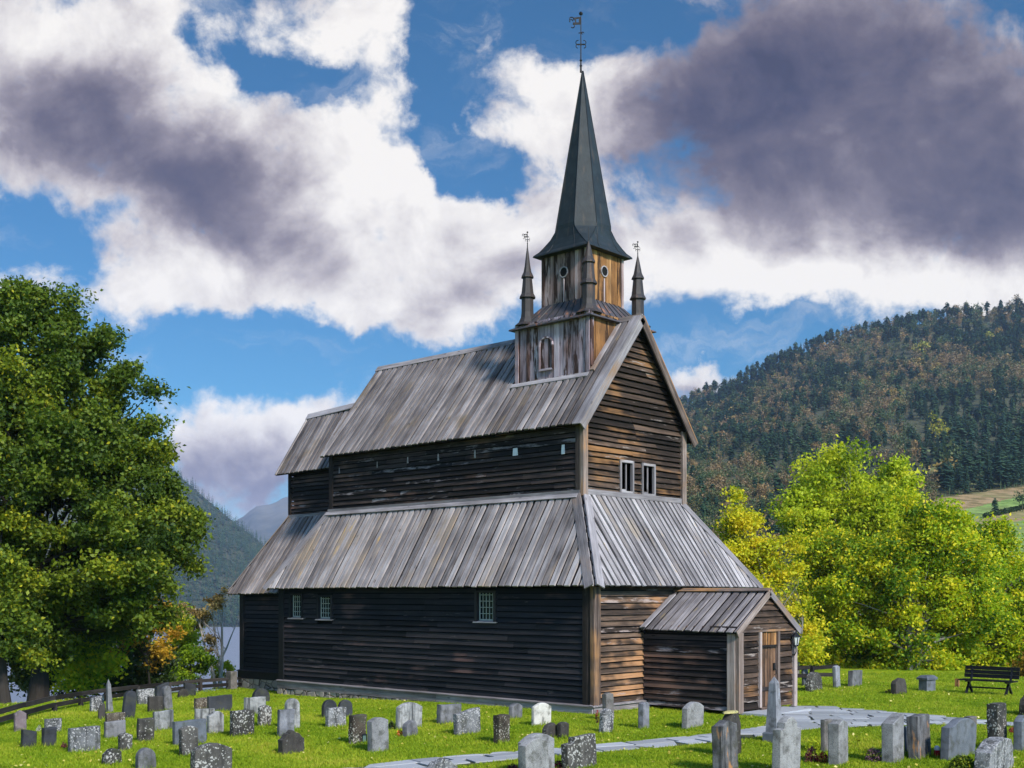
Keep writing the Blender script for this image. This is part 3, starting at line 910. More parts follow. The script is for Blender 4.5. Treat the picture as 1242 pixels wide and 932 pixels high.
for sg in (-1, 1):
    poly = [q0 + Vector((-.03, 0, .10)), q1 + Vector((0, 0, .10)), q1 + Vector((0, sg * .14, .10 - .22)), q0 + Vector((-.03, sg * .14, .10 - .22))]
    n = Vector((0, sg * .84, .53))
    if (poly[1] - poly[0]).cross(poly[2] - poly[0]).dot(n) < 0: poly.reverse()
    mb.prism(poly, n, .035, along=X)
mb.build('ridge_board', M['trim'], cur)

# ---- tower on the ridge
TX, TY, TH_ = -3.46, W / 2, 1.46
tw = MB()
zroof = lambda y: 8.0 + (min(y, W - y) - (UB - OE)) * GS
def tower_face(mb, O, e, n, ln, z0f, z1, seed, out=.0):
    vboards(mb, O, e, ln, z0f, lambda s: z1, n, .19, seed)
y0, y1 = TY - TH_, TY + TH_
tower_face(tw, (TX - TH_, y0, 0), X, -Y, 2 * TH_, lambda s: zroof(y0) - .05, 11.55, 71)
tower_face(tw, (TX - TH_, y1, 0), X, Y, 2 * TH_, lambda s: zroof(y0) - .05, 11.55, 72)
tower_face(tw, (TX - TH_, y0, 0), Y, -X, 2 * TH_, lambda s: zroof(y0 + s) - .08, 11.55, 73)
tower = PART(tw, 'tower_base', M['tower'])
mb = MB(); tower_face(mb, (TX + TH_, y0, 0), Y, X, 2 * TH_, lambda s: zroof(y0 + s) - .08, 11.55, 74)
mb.build('west_face', M['orange'], tower)
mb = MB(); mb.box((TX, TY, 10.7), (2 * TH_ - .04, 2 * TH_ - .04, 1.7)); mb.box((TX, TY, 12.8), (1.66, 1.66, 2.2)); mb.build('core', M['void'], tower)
mb = MB()
for sx in (-1, 1):
    mb.box((TX + sx * (TH_ - .05), y0 - .03, (9.75 + 11.5) / 2), (.13, .05, 1.85), along=(0, 0, 1))
mb.box((TX + TH_ + .03, y0 + .05, (9.95 + 11.5) / 2), (.05, .14, 1.6), along=(0, 0, 1))
mb.build('corner_board', M['tower'], tower)
mb = MB()
mb.bar((TX - TH_ - .12, y0 - .10, zroof(y0 - .10) + .12), (TX + TH_ + .02, y0 - .10, zroof(y0 - .10) + .12), .16, .06, up=(0, -.78, .63))
mb.bar((TX + TH_ + .10, y0 - .02, zroof(y0) + .12), (TX + TH_ + .10, TY - .1, zroof(TY - .1) + .10), .14, .07, up=(0, -.78, .63))
mb.build('flashing_board', M['trim'], tower)
# round-headed hatch in the tower
hx = TX - .20; hw = .235
def arch(hw, z0, z1, k=9):
    return [(-hw, z0), (hw, z0)] + [(hw * math.cos(a), z1 - hw + hw * math.sin(a)) for a in [math.pi * i / k for i in range(k + 1)]]
mb = MB(); outer, inner = arch(hw + .05, 9.98, 11.02), arch(hw, 10.04, 10.97)
for i in range(len(outer)):
    j = (i + 1) % len(outer)
    P = [(hx + outer[i][0], y0 - .03, outer[i][1]), (hx + outer[j][0], y0 - .03, outer[j][1]), (hx + inner[j][0], y0 - .03, inner[j][1]), (hx + inner[i][0], y0 - .03, inner[i][1])]
    if (Vector(P[1]) - Vector(P[0])).length > 1e-6: mb.prism(P, -Y, .05)
hatch = PART(mb, 'tower_hatch', M['tower'])
mb = MB()
for i in range(3):
    a, b = -hw + 2 * hw * i / 3, -hw + 2 * hw * (i + 1) / 3
    t0 = 10.97 - hw
    zt = lambda s: t0 + math.sqrt(max(0, hw * hw - s * s))
    ks = [a + .005 + (b - a - .01) * k / 4 for k in range(5)]
    mb.prism([(hx + a + .005, y0 - .025, 10.04), (hx + b - .005, y0 - .025, 10.04)] + [(hx + k, y0 - .025, zt(k)) for k in reversed(ks)], -Y, .018, along=(0, 0, 1))
TOWER_HATCH = mb
# skirt roof
def sq(h, z): return [Vector((TX - h, TY - h, z)), Vector((TX + h, TY - h, z)), Vector((TX + h, TY + h, z)), Vector((TX - h, TY + h, z))]
prof = [(1.64, 11.37), (1.63, 11.41), (1.50, 11.47), (1.36, 11.58), (1.16, 11.82), (.86, 12.17)]
mb = MB(); mb.rings([sq(1.40, 11.35)] + [sq(h, z) for h, z in prof])
skirt = PART(mb, 'tower_skirt_roof', M['skirt'])
mb = MB()
def face_pts(side, s, k):
    pts = []
    for h, z in prof[1:]:
        x = max(-h, min(h, s * (h / 1.64 if k else 1)))
        p = {0: (x, -h), 1: (h, x), 2: (x, h), 3: (-h, x)}[side]
        pts.append((TX + p[0], TY + p[1], z + .012))
    return pts
for side in range(4):
    for s in [-1.2 + .4 * i for i in range(7)]:
        mb.tube(face_pts(side, s, True), .014, 5)
mb.build('standing_seam', M['seam'], skirt)
# belfry
BH = .86
bf = MB()
by0, by1 = TY - BH, TY + BH
CI = 12.98
vboards(bf, (TX - BH, by0, 0), X, 2 * BH, lambda s: 12.08, lambda s: 13.72, -Y, .15, 81)
vboards(bf, (TX - BH, by1, 0), X, 2 * BH, lambda s: 12.08, lambda s: 13.72, Y, .15, 82)
vboards(bf, (TX - BH, by0, 0), Y, 2 * BH, lambda s: 12.08, lambda s: 13.72, -X, .15, 83)
belf = PART(bf, 'belfry', M['belfry'])
mb = MB(); vboards(mb, (TX + BH, by0, 0), Y, 2 * BH, lambda s: 12.08, lambda s: 13.72, X, .15, 84); mb.build('west_face', M['orange'], belf)
def ring_window(c, ax, r=.14, w=.032):
    mb = MB(); A = []
    for k in range(20):
        a = 2 * math.pi * k / 20
        A.append((math.cos(a), math.sin(a)))
    def pt(q, rad, out): return Vector(c) + ax[0] * q[0] * rad + Vector((0, 0, 1)) * q[1] * rad + ax[1] * out
    R0 = [pt(q, r + w, 0) for q in A]; R1 = [pt(q, r + w, .05) for q in A]; R2 = [pt(q, r, .05) for q in A]; R3 = [pt(q, r, .012) for q in A]
    mb.rings([R0, R1, R2, R3], close=False)
    o = PART(mb, 'round_window', M['trim'])
    d = MB(); d.face([pt(q, r * 1.02, .034) for q in A]); d.build('opening', M['void'], o)
ring_window((TX - .02, by0 - .004, CI + .08), (X, -Y)); ring_window((TX + BH + .004, TY - .05, CI + .10), (Y, X))
ring_window((TX, by1 + .004, CI + .08), (X, Y)); ring_window((TX - BH - .004, TY, CI + .08), (Y, -X))
mb = MB()
mb.box((TX - .02, by0 - .03, 12.5), (.035, .03, .72), along=(0, 0, 1)); mb.box((TX + BH + .03, TY - .05, 12.5), (.03, .035, .72), along=(0, 0, 1))
for sx, sy in ((1, -1), (-1, -1), (1, 1)):
    mb.box((TX + sx * BH, TY + sy * BH, 12.9), (.10, .10, 1.6), along=(0, 0, 1))
mb.build('cover_strip', M['belfry'], belf)
# spire: square eaves sweeping up into an octagon
def oct_ring(a, c, z):
    """a: half width to the flat sides, c: how far the corner faces are cut back"""
    k = a - c
    P = [(a, -k), (a, k), (k, a), (-k, a), (-a, k), (-a, -k), (-k, -a), (k, -a)]
    return [Vector((TX + x, TY + y, z)) for x, y in P]
T8 = 1 - math.tan(math.pi / 8)
sp = [(1.10, .006, 13.66), (1.09, .008, 13.70), (1.00, .07, 13.80), (.93, .16, 13.95), (.87, .30, 14.14), (.83, .83 * T8 * .96, 14.42)]
A0, Z0_, ZA = .815, 14.55, 19.50
rings_ = [oct_ring(.9, .02, 13.64)] + [oct_ring(*q) for q in sp]
for i in range(0, 9):
    k = i / 8
    z = Z0_ + (ZA - Z0_) * k; a = A0 * (1 - k) + .018
    rings_.append(oct_ring(a, a * T8, z))
mb = MB(); mb.rings(rings_)
spire = PART(mb, 'spire', M['spire'])
mb = MB()
for k in range(8):
    mb.tube([r[k] for r in rings_[1:]], .013, 5)
for side in range(4):
    for s in (-.5, .5):
        pts = []
        for a, c, z in sp:
            x = s * (a - c * .5)
            p = {0: (x, -a), 1: (a, x), 2: (x, a), 3: (-a, x)}[side]
            pts.append((TX + p[0], TY + p[1], z + .01))
        mb.tube(pts, .011, 5)
mb.build('standing_seam', M['seam'], spire)
# weather vane
def vane(mb, c, h, k, heading):
    """wrought-iron pole with a pierced pennant, scroll knot and ball"""
    cx, cy, cz = c
    ex, ey = math.cos(heading), math.sin(heading)
    P = lambda s, z: Vector((cx + ex * s * k, cy + ey * s * k, cz + z * k))
    mb.tube([P(0, -.05), P(0, .25), P(0, .55), P(0, h)], [.05 * k, .036 * k, .026 * k, .018 * k], 8)
    # ball
    for i in range(6):
        pass
    rr = [[P(0, h) + Vector((math.cos(a) * q, math.sin(a) * q, zz)) * k for a in [2 * math.pi * j / 8 for j in range(8)]] for q, zz in ((.02, -.07), (.07, -.04), (.085, .01), (.06, .06), (.01, .085))]
    mb.rings(rr)
    for z in (.22, .45): mb.rings([[P(0, z) + Vector((math.cos(a) * q, math.sin(a) * q, zz)) * k for a in [2 * math.pi * j / 8 for j in range(8)]] for q, zz in ((.03, -.05), (.065, 0), (.03, .05))])
    def scroll(s0, z0, r, a0, a1, wd=.018, sq_=1.0):
        pts = []
        for i in range(11):
            a = a0 + (a1 - a0) * i / 10
            q = r * (1 - .45 * i / 10)
            pts.append(P(s0 + math.cos(a) * q, z0 + math.sin(a) * q * sq_))
        mb.tube(pts, wd * k, 5)
    # knot of scrolls
    zk = h * .47
    for sg in (-1, 1):
        scroll(sg * .12, zk + .08, .13, math.pi * (.5 + .5 * sg) + sg * .3, math.pi * (.5 + .5 * sg) + sg * 5.0)
        scroll(sg * .12, zk - .10, .12, math.pi * (.5 + .5 * sg) - sg * .3, math.pi * (.5 + .5 * sg) - sg * 4.6)
        mb.tube([P(0, zk), P(sg * .20, zk)], .014 * k, 5)
    mb.tube([P(-.10, h * .66), P(.10, h * .68)], .02 * k, 5); scroll(.07, h * .66, .06, 0, 5)
    # pennant
    z1, z0 = h - .14, h - .46
    out = [(-.02, z1), (-.02, z0), (-.20, z0 + .01), (-.34, z0 - .04), (-.30, z0 + .10), (-.42, z0 + .08), (-.40, z0 + .20), (-.30, z1 - .04), (-.16, z1 + .0)]
    hole = (-.17, (z0 + z1) / 2, .055)
    t_ = Vector((-ey, ex, 0)) * .012 * k
    # quads round two holes keep it pierced
    def plate(pts): mb.prism([P(*q) - t_ for q in pts], Vector((-ey, ex, 0)), .024 * k)
    zc = (z0 + z1) / 2
    plate([(-.02, z0), (-.02, z1), (-.09, z1), (-.09, z0)][::-1])
    plate([(-.09, z1), (-.09, z1 - .07), (-.34, z1 - .10), (-.34, z1 - .03)][::-1])
    plate([(-.09, z0), (-.09, z0 + .09), (-.34, z0 + .09), (-.34, z0 - .01)])
    plate([(-.20, z0 + .09), (-.20, z1 - .08), (-.25, z1 - .09), (-.25, z0 + .09)])
    scroll(-.40, z1 - .10, .12, -.3, 3.6, .022); scroll(-.36, z0 - .06, .11, 1.2, -2.4, .022); scroll(-.42, zc - .02, .09, 0, 4, .02)
VH = math.radians(42.6)     # pennants point to the photo's left, as in the picture
mb = MB(); vane(mb, (TX - .04, TY - .04, ZA), 2.42, .74, VH); mb.build('weather_vane', M['iron'], spire)

# pinnacles on the skirt's corners
def lathe_ring(cx, cy, r, z, k=8):
    return [Vector((cx + r * math.cos(math.pi * (2 * i + 1) / k), cy + r * math.sin(math.pi * (2 * i + 1) / k), z)) for i in range(k)]
for sx, sy, ztip, has in ((-1, -1, 14.06, 1), (1, -1, 13.70, 0), (1, 1, 13.80, 1), (-1, 1, 14.0, 1)):
    px_, py_ = TX + sx * 1.22, TY + sy * 1.22
    mb = MB()
    pr = [(.42, 11.52), (.30, 11.62), (.225, 11.78), (.20, 11.95), (.195, 12.38), (.265, 12.40), (.262, 12.43), (.205, 12.53), (.185, 12.68), (.15, 13.02), (.205, 13.035), (.20, 13.07), (.135, 13.2), (.095, 13.4), (.045, 13.4 + (ztip - 13.4) * .6), (.008, ztip)]
    mb.rings([lathe_ring(px_, py_, r, z) for r, z in pr])
    pn = PART(mb, 'pinnacle', M['pinn'])
    mb = MB()
    if has: vane(mb, (px_, py_, ztip - .03), 1.25, .34, VH)
    else: mb.tube([(px_, py_, ztip - .03), (px_, py_, ztip + .40)], [.014, .008], 6)
    mb.build('vane', M['iron'], pn)

# ---- porch
PXF, PYC, PHW = 3.06, 3.76, 1.50
PZ, PRZ = 2.17, 3.26
py0, py1 = PYC - PHW, PYC + PHW
EH = 1.66
mb = MB()
clapboard(mb, (.05, py0, 0), X, PXF - .05, .10, 2.36, -Y, .17, seed=91, t0=.06, wob=.014)
PART(mb, 'porch_side_wall', M['tar_worn']); mb = MB()
clapboard(mb, (.05, py1, 0), X, PXF - .05, .10, 2.36, Y, .17, seed=92)
PART(mb, 'porch_side_wall', M['tar_worn'])
DY0, DY1 = 3.30, 4.36
PS = (PRZ - PZ) / EH
mb = MB()
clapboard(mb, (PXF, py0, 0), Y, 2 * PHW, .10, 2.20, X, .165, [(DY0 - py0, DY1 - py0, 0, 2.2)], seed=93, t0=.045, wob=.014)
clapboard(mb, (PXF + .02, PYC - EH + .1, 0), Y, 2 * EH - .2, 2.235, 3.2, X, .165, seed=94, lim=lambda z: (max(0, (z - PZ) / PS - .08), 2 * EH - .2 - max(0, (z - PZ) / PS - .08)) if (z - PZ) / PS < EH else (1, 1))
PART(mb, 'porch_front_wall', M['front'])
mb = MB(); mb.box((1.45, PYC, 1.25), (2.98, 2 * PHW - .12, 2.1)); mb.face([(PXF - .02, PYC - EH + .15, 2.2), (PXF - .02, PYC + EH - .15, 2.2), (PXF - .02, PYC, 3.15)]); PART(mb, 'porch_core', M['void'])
mb = MB(); mb.box((PXF + .03, PYC, 2.205), (.09, 2 * PHW + .25, .06)); PART(mb, 'porch_beam', M['post'])
for px_, py_, sx, sy in ((PXF + .045, py0 + .05, .11, .24), (PXF - .13, py0 - .042, .235, .11), (PXF + .045, py1 - .06, .11, .16)):
    mb = MB(); mb.box((px_, py_, 1.11), (sx, sy, 2.12), along=(0, 0, 1)); PART(mb, 'porch_post', M['post'])
pe0, pe1 = Vector((.10, PYC - EH, PZ + .03)), Vector((PXF + .09, PYC - EH, PZ)); pr0, pr1 = Vector((.10, PYC, PRZ)), Vector((PXF + .09, PYC, PRZ))
pn0, pn1 = Vector((.10, PYC + EH, PZ)), Vector((PXF + .09, PYC + EH, PZ))
mb = MB(); plank_roof(mb, pe0, pe1, pr1, pr0, .26, .69, seed=95, t=.03); plank_roof(mb, pn0, pn1, pr1, pr0, .26, .69, seed=96, t=.03)
proof = PART(mb, 'porch_roof', M['roof_moss'])
mb = MB()
for q in ((pe0, pe1, pr1, pr0), (pn0, pn1, pr1, pr0)): mb.face([p - Vector((0, 0, .02)) for p in q])
mb.build('lining', M['void'], proof)
for sg, A, B in ((-1, pe1, pr1), (1, pn1, pr1)):
    n = Vector((0, sg * PS, 1)).normalized(); mb = MB(); d = (B - A).normalized()
    A2, B2 = A - d * .03 + X * .01, B + X * .01
    poly = [A2 + n * .07, A2 - n * .10, B2 - n * .10, B2 + n * .07]
    if (poly[1] - poly[0]).cross(poly[2] - poly[0]).dot(X) < 0: poly.reverse()
    mb.prism(poly, X, .035, along=d)
    mb.build('barge_board', M['post'] if sg < 0 else M['trim'], proof)
mb = MB()
for sg in (-1, 1):
    n = Vector((0, sg * PS, 1)).normalized()
    poly = [pr0 + Vector((-.02, 0, .085)), pr1 + Vector((.05, 0, .085)), pr1 + Vector((.05, sg * .12, .085 - .12 * PS)), pr0 + Vector((-.02, sg * .12, .085 - .12 * PS))]
    if (poly[1] - poly[0]).cross(poly[2] - poly[0]).dot(n) < 0: poly.reverse()
    mb.prism(poly, n, .03, along=X)
mb.build('ridge_board', M['post'], proof)
mb = MB()     # grey board where the porch roof meets the nave wall
cover(mb, pe0 + Vector((.10, -.12, .06)), pr0 + Vector((.10, -.3, -.10)), Vector((-.15, -PS, 1)), .20, .03)
mb.build('wall_flashing', M['trim'], proof)
# door
f = MB()
f.box((PXF + .03, DY0 + .05, 1.14), (.10, .10, 2.06), along=(0, 0, 1)); f.box((PXF + .03, DY1 - .05, 1.14), (.10, .10, 2.06), along=(0, 0, 1))
f.box((PXF + .02, (DY0 + DY1) / 2, .085), (.20, DY1 - DY0, .09))
fr = PART(f, 'door_frame', M['post'])
d = MB(); vboards(d, (PXF - .03, DY0 + .10, 0), Y, DY1 - DY0 - .2, lambda s: .14, lambda s: 1.76, X, .16, 97, t=.025)
dr = PART(d, 'door', M['door'])
mb = MB(); mb.box((PXF + .012, (DY0 + DY1) / 2, .62), (.05, DY1 - DY0 - .22, .09)); mb.build('ledge', M['tar_worn'], dr)
mb = MB(); mb.tube([(PXF + .02, DY1 - .2, .98), (PXF + .07, DY1 - .2, 1.0), (PXF + .07, DY1 - .2, 1.12), (PXF + .02, DY1 - .2, 1.14)], .012, 6); mb.box((PXF + .008, DY1 - .2, 1.2), (.03, .09, .2)); mb.build('handle', M['iron'], dr)
d = MB(); vboards(d, (PXF - .01, DY0 + .10, 0), Y, DY1 - DY0 - .2, lambda s: 1.80, lambda s: 2.17, X, .14, 98, t=.025)
PART(d, 'door_head_panel', M['orange'])
mb = MB(); mb.box((PXF + .015, (DY0 + DY1) / 2, 1.78), (.07, DY1 - DY0 - .22, .06)); PART(mb, 'door_lintel', M['tar_worn'])
mb = MB(); mb.box((PXF + .45, 3.5, .02), (.85, 2.3, .10)); PART(mb, 'door_step', M['flag'])
# lantern on the porch corner
lx, ly, lz = PXF + .16, py1 - .16, 1.90
mb = MB()
mb.rings([lathe_ring(lx, ly, r, lz + z, 6) for r, z in ((.13, .10), (.12, .12), (.05, .20), (.03, .22), (.02, .26), (.005, .29))])
mb.rings([lathe_ring(lx, ly, r, lz + z, 6) for r, z in ((.05, -.17), (.07, -.15), (.06, -.13))])
mb.tube([(lx, ly, lz - .15), (lx, ly, lz - .32), (lx - .05, ly, lz - .42), (PXF + .03, ly, lz - .40)], .016, 6)
for k in range(6):
    a = math.pi * (2 * k + 1) / 6
    mb.bar((lx + .062 * math.cos(a), ly + .062 * math.sin(a), lz - .14), (lx + .115 * math.cos(a), ly + .115 * math.sin(a), lz + .11), .014, .014)
lan = PART(mb, 'wall_lantern', M['iron'])
mb = MB(); mb.rings([lathe_ring(lx, ly, r, lz + z, 6) for r, z in ((.055, -.13), (.105, .10))]); mb.build('lantern_glass', M['frost'], lan)
TOWER_HATCH.build('hatch_boards', M['tower'], hatch)
# ================================================================ GROUND, PATH, WATER, HILLS
def grid_sheet(name, us, ds, zfun, mat, tone=None, kind='structure', smooth_=True):
    """a land sheet over a fan of sight directions (us, photo columns) and depths (ds)"""
    V = np.zeros((len(us), len(ds), 3))
    for i, u in enumerate(us):
        for j, d in enumerate(ds):
            x, y = from_cam((u - CXP) / F * d, d)
            V[i, j] = (x, y, zfun(u, d, x, y))
    n, m_ = len(us), len(ds)
    idx = np.arange(n * m_).reshape(n, m_)
    q = np.stack([idx[:-1, :-1], idx[1:, :-1], idx[1:, 1:], idx[:-1, 1:]], -1).reshape(-1, 4)
    tn = np.full(len(q), .5)
    if tone is not None:
        tn = np.array([tone((us[i] + us[i + 1]) / 2, (ds[j] + ds[j + 1]) / 2) for i in range(n - 1) for j in range(m_ - 1)])
    o = np_mesh(name, V.reshape(-1, 3), q, tn, mat, smooth_=smooth_)
    return tag(o, kind=kind)

# the ground: one sheet, fine round the churchyard, reaching out to the horizon on every side
rr_ = list(np.linspace(0, 60, 61)) + list(60 * np.exp(np.linspace(.05, math.log(2050 / 60), 40)))
V = []; nang = 220
for r0_ in rr_:
    for k in range(nang):
        a = 2 * math.pi * k / nang
        x, y = -2 + r0_ * math.cos(a), 0 + r0_ * math.sin(a)
        V.append((x, y, ground_z(x, y)))
idx = np.arange(len(V)).reshape(len(rr_), nang)
q = np.stack([idx[:-1, :], idx[1:, :], np.roll(idx[1:, :], -1, 1), np.roll(idx[:-1, :], -1, 1)], -1).reshape(-1, 4)
tag(np_mesh('ground', V, q, np.full(len(q), .5), M['lawn'], smooth_=True), kind='structure')

WZ = -25.0
mb = MB()
def wpt(u, d): 
    x, y = from_cam((u - CXP) / F * d, d); return (x, y, WZ)
mb.face([wpt(-1900, 110), wpt(900, 110), wpt(1100, 3600), wpt(-1900, 3600)])
tag(mb.build('water', M['water']), kind='structure')

def interp(pts, x):
    if x <= pts[0][0]: return pts[0][1]
    for (a, b), (c, d) in zip(pts, pts[1:]):
        if x <= c: return b + (d - b) * (x - a) / (c - a)
    return pts[-1][1]
HB = lambda u, d, v: CAM[2] + (HOR - v) / F * d
# right hillside, depth 75..950; rises behind the trees to a wooded skyline
SKY_R = [(420, 735), (520, 690), (600, 640), (700, 570), (780, 520), (820, 503), (860, 483), (900, 464), (950, 438), (1000, 421), (1050, 407), (1100, 396), (1150, 389), (1200, 383), (1242, 376), (1400, 352), (1700, 330), (2300, 330)]
def hill_v(u, d):
    t = (d - 75) / (950 - 75)
    top = interp(SKY_R, u)
    fld = [(0, 775), (.10, 690), (.20, 645), (.27, 610), (.34, 586)]
    if t < .34: 
        v = interp(fld, t); 
        return v + max(0, top + 30 - v) * smooth(900, 500, u)
    k = (t - .34) / .66
    b0 = 590 + max(0, top + 30 - 590) * smooth(900, 500, u)
    return b0 + (top - b0) * (k ** .82)
def hill_z(u, d, x=0, y=0):
    return HB(u, d, hill_v(u, d)) + d * .006 * mnoise.noise(Vector((u * .012, d * .012, 0))) * smooth(300, 420, d)
def hill_back(u, d, x=0, y=0):
    return hill_z(u, d) if d <= 950 else hill_z(u, 950) - (d - 950) * .35
us = np.linspace(420, 2400, 130)
grid_sheet('hill', us, np.concatenate([np.linspace(75, 390, 40), np.linspace(400, 950, 40), [1050, 1300]]), hill_back, M['hill'])
# open fields below the conifer stand: a sheet 0.4 m above the hill
def fz(u, d, x, y): return hill_z(u, d) + .35
def ftone(u, d):
    v = hill_v(u, d)
    if v < 606 - .15 * (u - 1140): return .05
    if v < 620 - .24 * (u - 1170): return .40
    if v < 630 - .24 * (u - 1195): return .70
    if v < 642 - .20 * (u - 1195): return .36
    return .9
grid_sheet('field', np.linspace(1120, 1800, 160), np.linspace(130, 420, 190), fz, M['field'], ftone)

# left mountain over the fjord
RID_L = [(-1600, 420), (-600, 330), (-200, 380), (0, 450), (150, 528), (205, 566), (240, 597), (280, 631), (325, 665), (360, 692), (420, 732), (455, 755)]
def mtn_z(u, d, x=0, y=0):
    t = (d - 985) / (1500 - 985)
    top = interp(RID_L, u)
    zt = HB(u, 1500, top)
    k = max(0, t)
    if t <= 1: z = WZ - 1 + (zt - WZ + 1) * (k ** 1.05) 
    else: z = zt - (d - 1500) * .5
    return z + 9 * mnoise.noise(Vector((u * .02, d * .008, 5))) * smooth(0, .25, t) * smooth(1.02, .8, t)
grid_sheet('mountain', np.linspace(-1600, 460, 120), np.concatenate([np.linspace(985, 1500, 36), [1600, 1900]]), mtn_z, M['hill'])
RID_F = [(60, 650), (180, 640), (260, 645), (287, 630), (312, 616), (345, 604), (400, 588), (470, 606), (560, 590), (700, 560), (850, 500), (1000, 560)]
def far_z(u, d, x=0, y=0):
    t = (d - 2400) / 1200
    top = interp(RID_F, u) + 5 * mnoise.noise(Vector((u * .05, 0, 0)))
    zt = HB(u, 3600, top)
    if t <= 1: z = WZ - 1 + (zt - WZ + 1) * max(0, t) ** .9
    else: z = zt - (d - 3600) * .5
    return z + 26 * mnoise.fractal(Vector((u * .018, d * .0022, 2)), 1.0, 2.0, 5) * smooth(0, .3, t) * smooth(1.02, .75, t)
grid_sheet('mountain', np.linspace(-300, 1300, 200), np.concatenate([np.linspace(2400, 3600, 50), [3800, 4200]]), far_z, M['rock'])

# flagstone path: the soil strip and its slabs
UP = [(300, 952), (428, 932), (497, 923), (575, 917), (629, 912.5), (729, 904.5), (800, 898), (864, 891.4), (900, 886.5), (921, 883), (931, 880), (934, 866), (945, 858.5), (983, 856), (1032, 860), (1094, 866), (1155, 871), (1186, 874), (1242, 878.5), (1420, 889)]
LOW = [(380, 968), (500, 938), (559, 930), (629, 922), (729, 913.4), (800, 907.5), (860, 902), (900, 898.5), (937, 892), (967, 887.7), (995, 884), (1032, 883), (1072, 882.5), (1137, 879.5), (1186, 879), (1242, 882.5), (1420, 899)]
def cum(pl):
    G = [on_ground(*p)[0] for p in pl]
    s = [0]
    for a, b in zip(G, G[1:]): s.append(s[-1] + (b - a).length)
    return G, [x / s[-1] for x in s]
def sample(pl, t):
    G, s = pl
    for i in range(len(s) - 1):
        if t <= s[i + 1] + 1e-9:
            k = (t - s[i]) / max(1e-9, s[i + 1] - s[i]); return G[i].lerp(G[i + 1], k)
    return G[-1].copy()
# match the two edges by photo column so that the slabs run across the path
def edge_at(pl, u): return on_ground(u, interp(pl, u))[0]
cols = np.concatenate([np.linspace(300, 900, 34), np.linspace(906, 1420, 56)])
strip_u = [edge_at(UP, u) for u in cols]; strip_l = [edge_at([(a, b) for a, b in LOW], max(u, 380)) for u in cols]
mb = MB()
for i in range(len(cols) - 1):
    a, b, c, d = strip_l[i], strip_l[i + 1], strip_u[i + 1], strip_u[i]
    z = Vector((0, 0, .008))
    if min((a - b).length, (c - d).length) > 1e-4: mb.face([a + z, b + z, c + z, d + z])
tag(mb.build('path_bed', M['soil']), kind='structure')
mb = MB(); rs = random.Random(9)
def px_of(x, y):
    r, dd = to_cam(x, y); return CXP + F * r / dd, HOR - F * (ground_z(x, y) - CAM[2]) / dd
def on_path(x, y):
    u, v = px_of(x, y)
    return 300 < u < 1420 and interp(UP, u) < v < interp(LOW, max(u, 380))
def lay(ang, r0, r1, d0, d1, ulo, uhi, piv):
    ca, sa = math.cos(ang), math.sin(ang)
    def W_(a_, b_): return from_cam(piv[0] + ca * a_ - sa * b_, piv[1] + sa * a_ + ca * b_)
    dd = d0
    while dd < d1:
        h_ = rs.uniform(.34, .56)
        r = r0 + rs.uniform(0, 1)
        while r < r1:
            w_ = rs.uniform(.5, 1.3)
            q = []
            for a_, b_ in ((r, dd), (r + w_, dd), (r + w_, dd + h_), (r, dd + h_)):
                x, y = W_(a_ + rs.uniform(-.04, .04), b_ + rs.uniform(-.04, .04)); q.append(Vector((x, y, 0)))
            m_ = sum(q, Vector()) / 4
            um = px_of(m_.x, m_.y)[0]
            n_in = sum(on_path(p.x, p.y) for p in q)
            if ulo <= um < uhi and (on_path(m_.x, m_.y) or n_in >= 2):
                if not on_path(m_.x, m_.y):
                    ins = [p for p in q if on_path(p.x, p.y)]; m_ = sum(ins, Vector()) / len(ins)
                for k in range(4):
                    f_ = .95 - rs.uniform(0, .05)
                    while f_ > .05 and not on_path(*(m_ + (q[k] - m_) * f_).xy): f_ -= .03
                    q[k] = m_ + (q[k] - m_) * f_
                q = [Vector((p.x, p.y, ground_z(p.x, p.y) + .012)) for p in q]
                nn = (q[1] - q[0]).cross(q[2] - q[0]) + (q[2] - q[0]).cross(q[3] - q[0])
                if nn.length > .06:
                    if nn.z < 0: q.reverse()
                    mb.prism(q, Z, .022 + rs.uniform(-.006, .010), (rs.random(), rs.random(), rs.random()))
            r += w_
        dd += h_
pa, pb = on_ground(480, 930)[0], on_ground(880, 895)[0]
ra, rb_ = to_cam(pa.x, pa.y), to_cam(pb.x, pb.y)
lay(math.atan2(rb_[1] - ra[1], rb_[0] - ra[0]), -5, 14, -2.2, 2.2, 300, 905, ra)
lay(-.05, -2, 22, 22 - 24, 36 - 24, 905, 1420, (0, 24))
tag(mb.build('path', M['flag']), kind='structure')

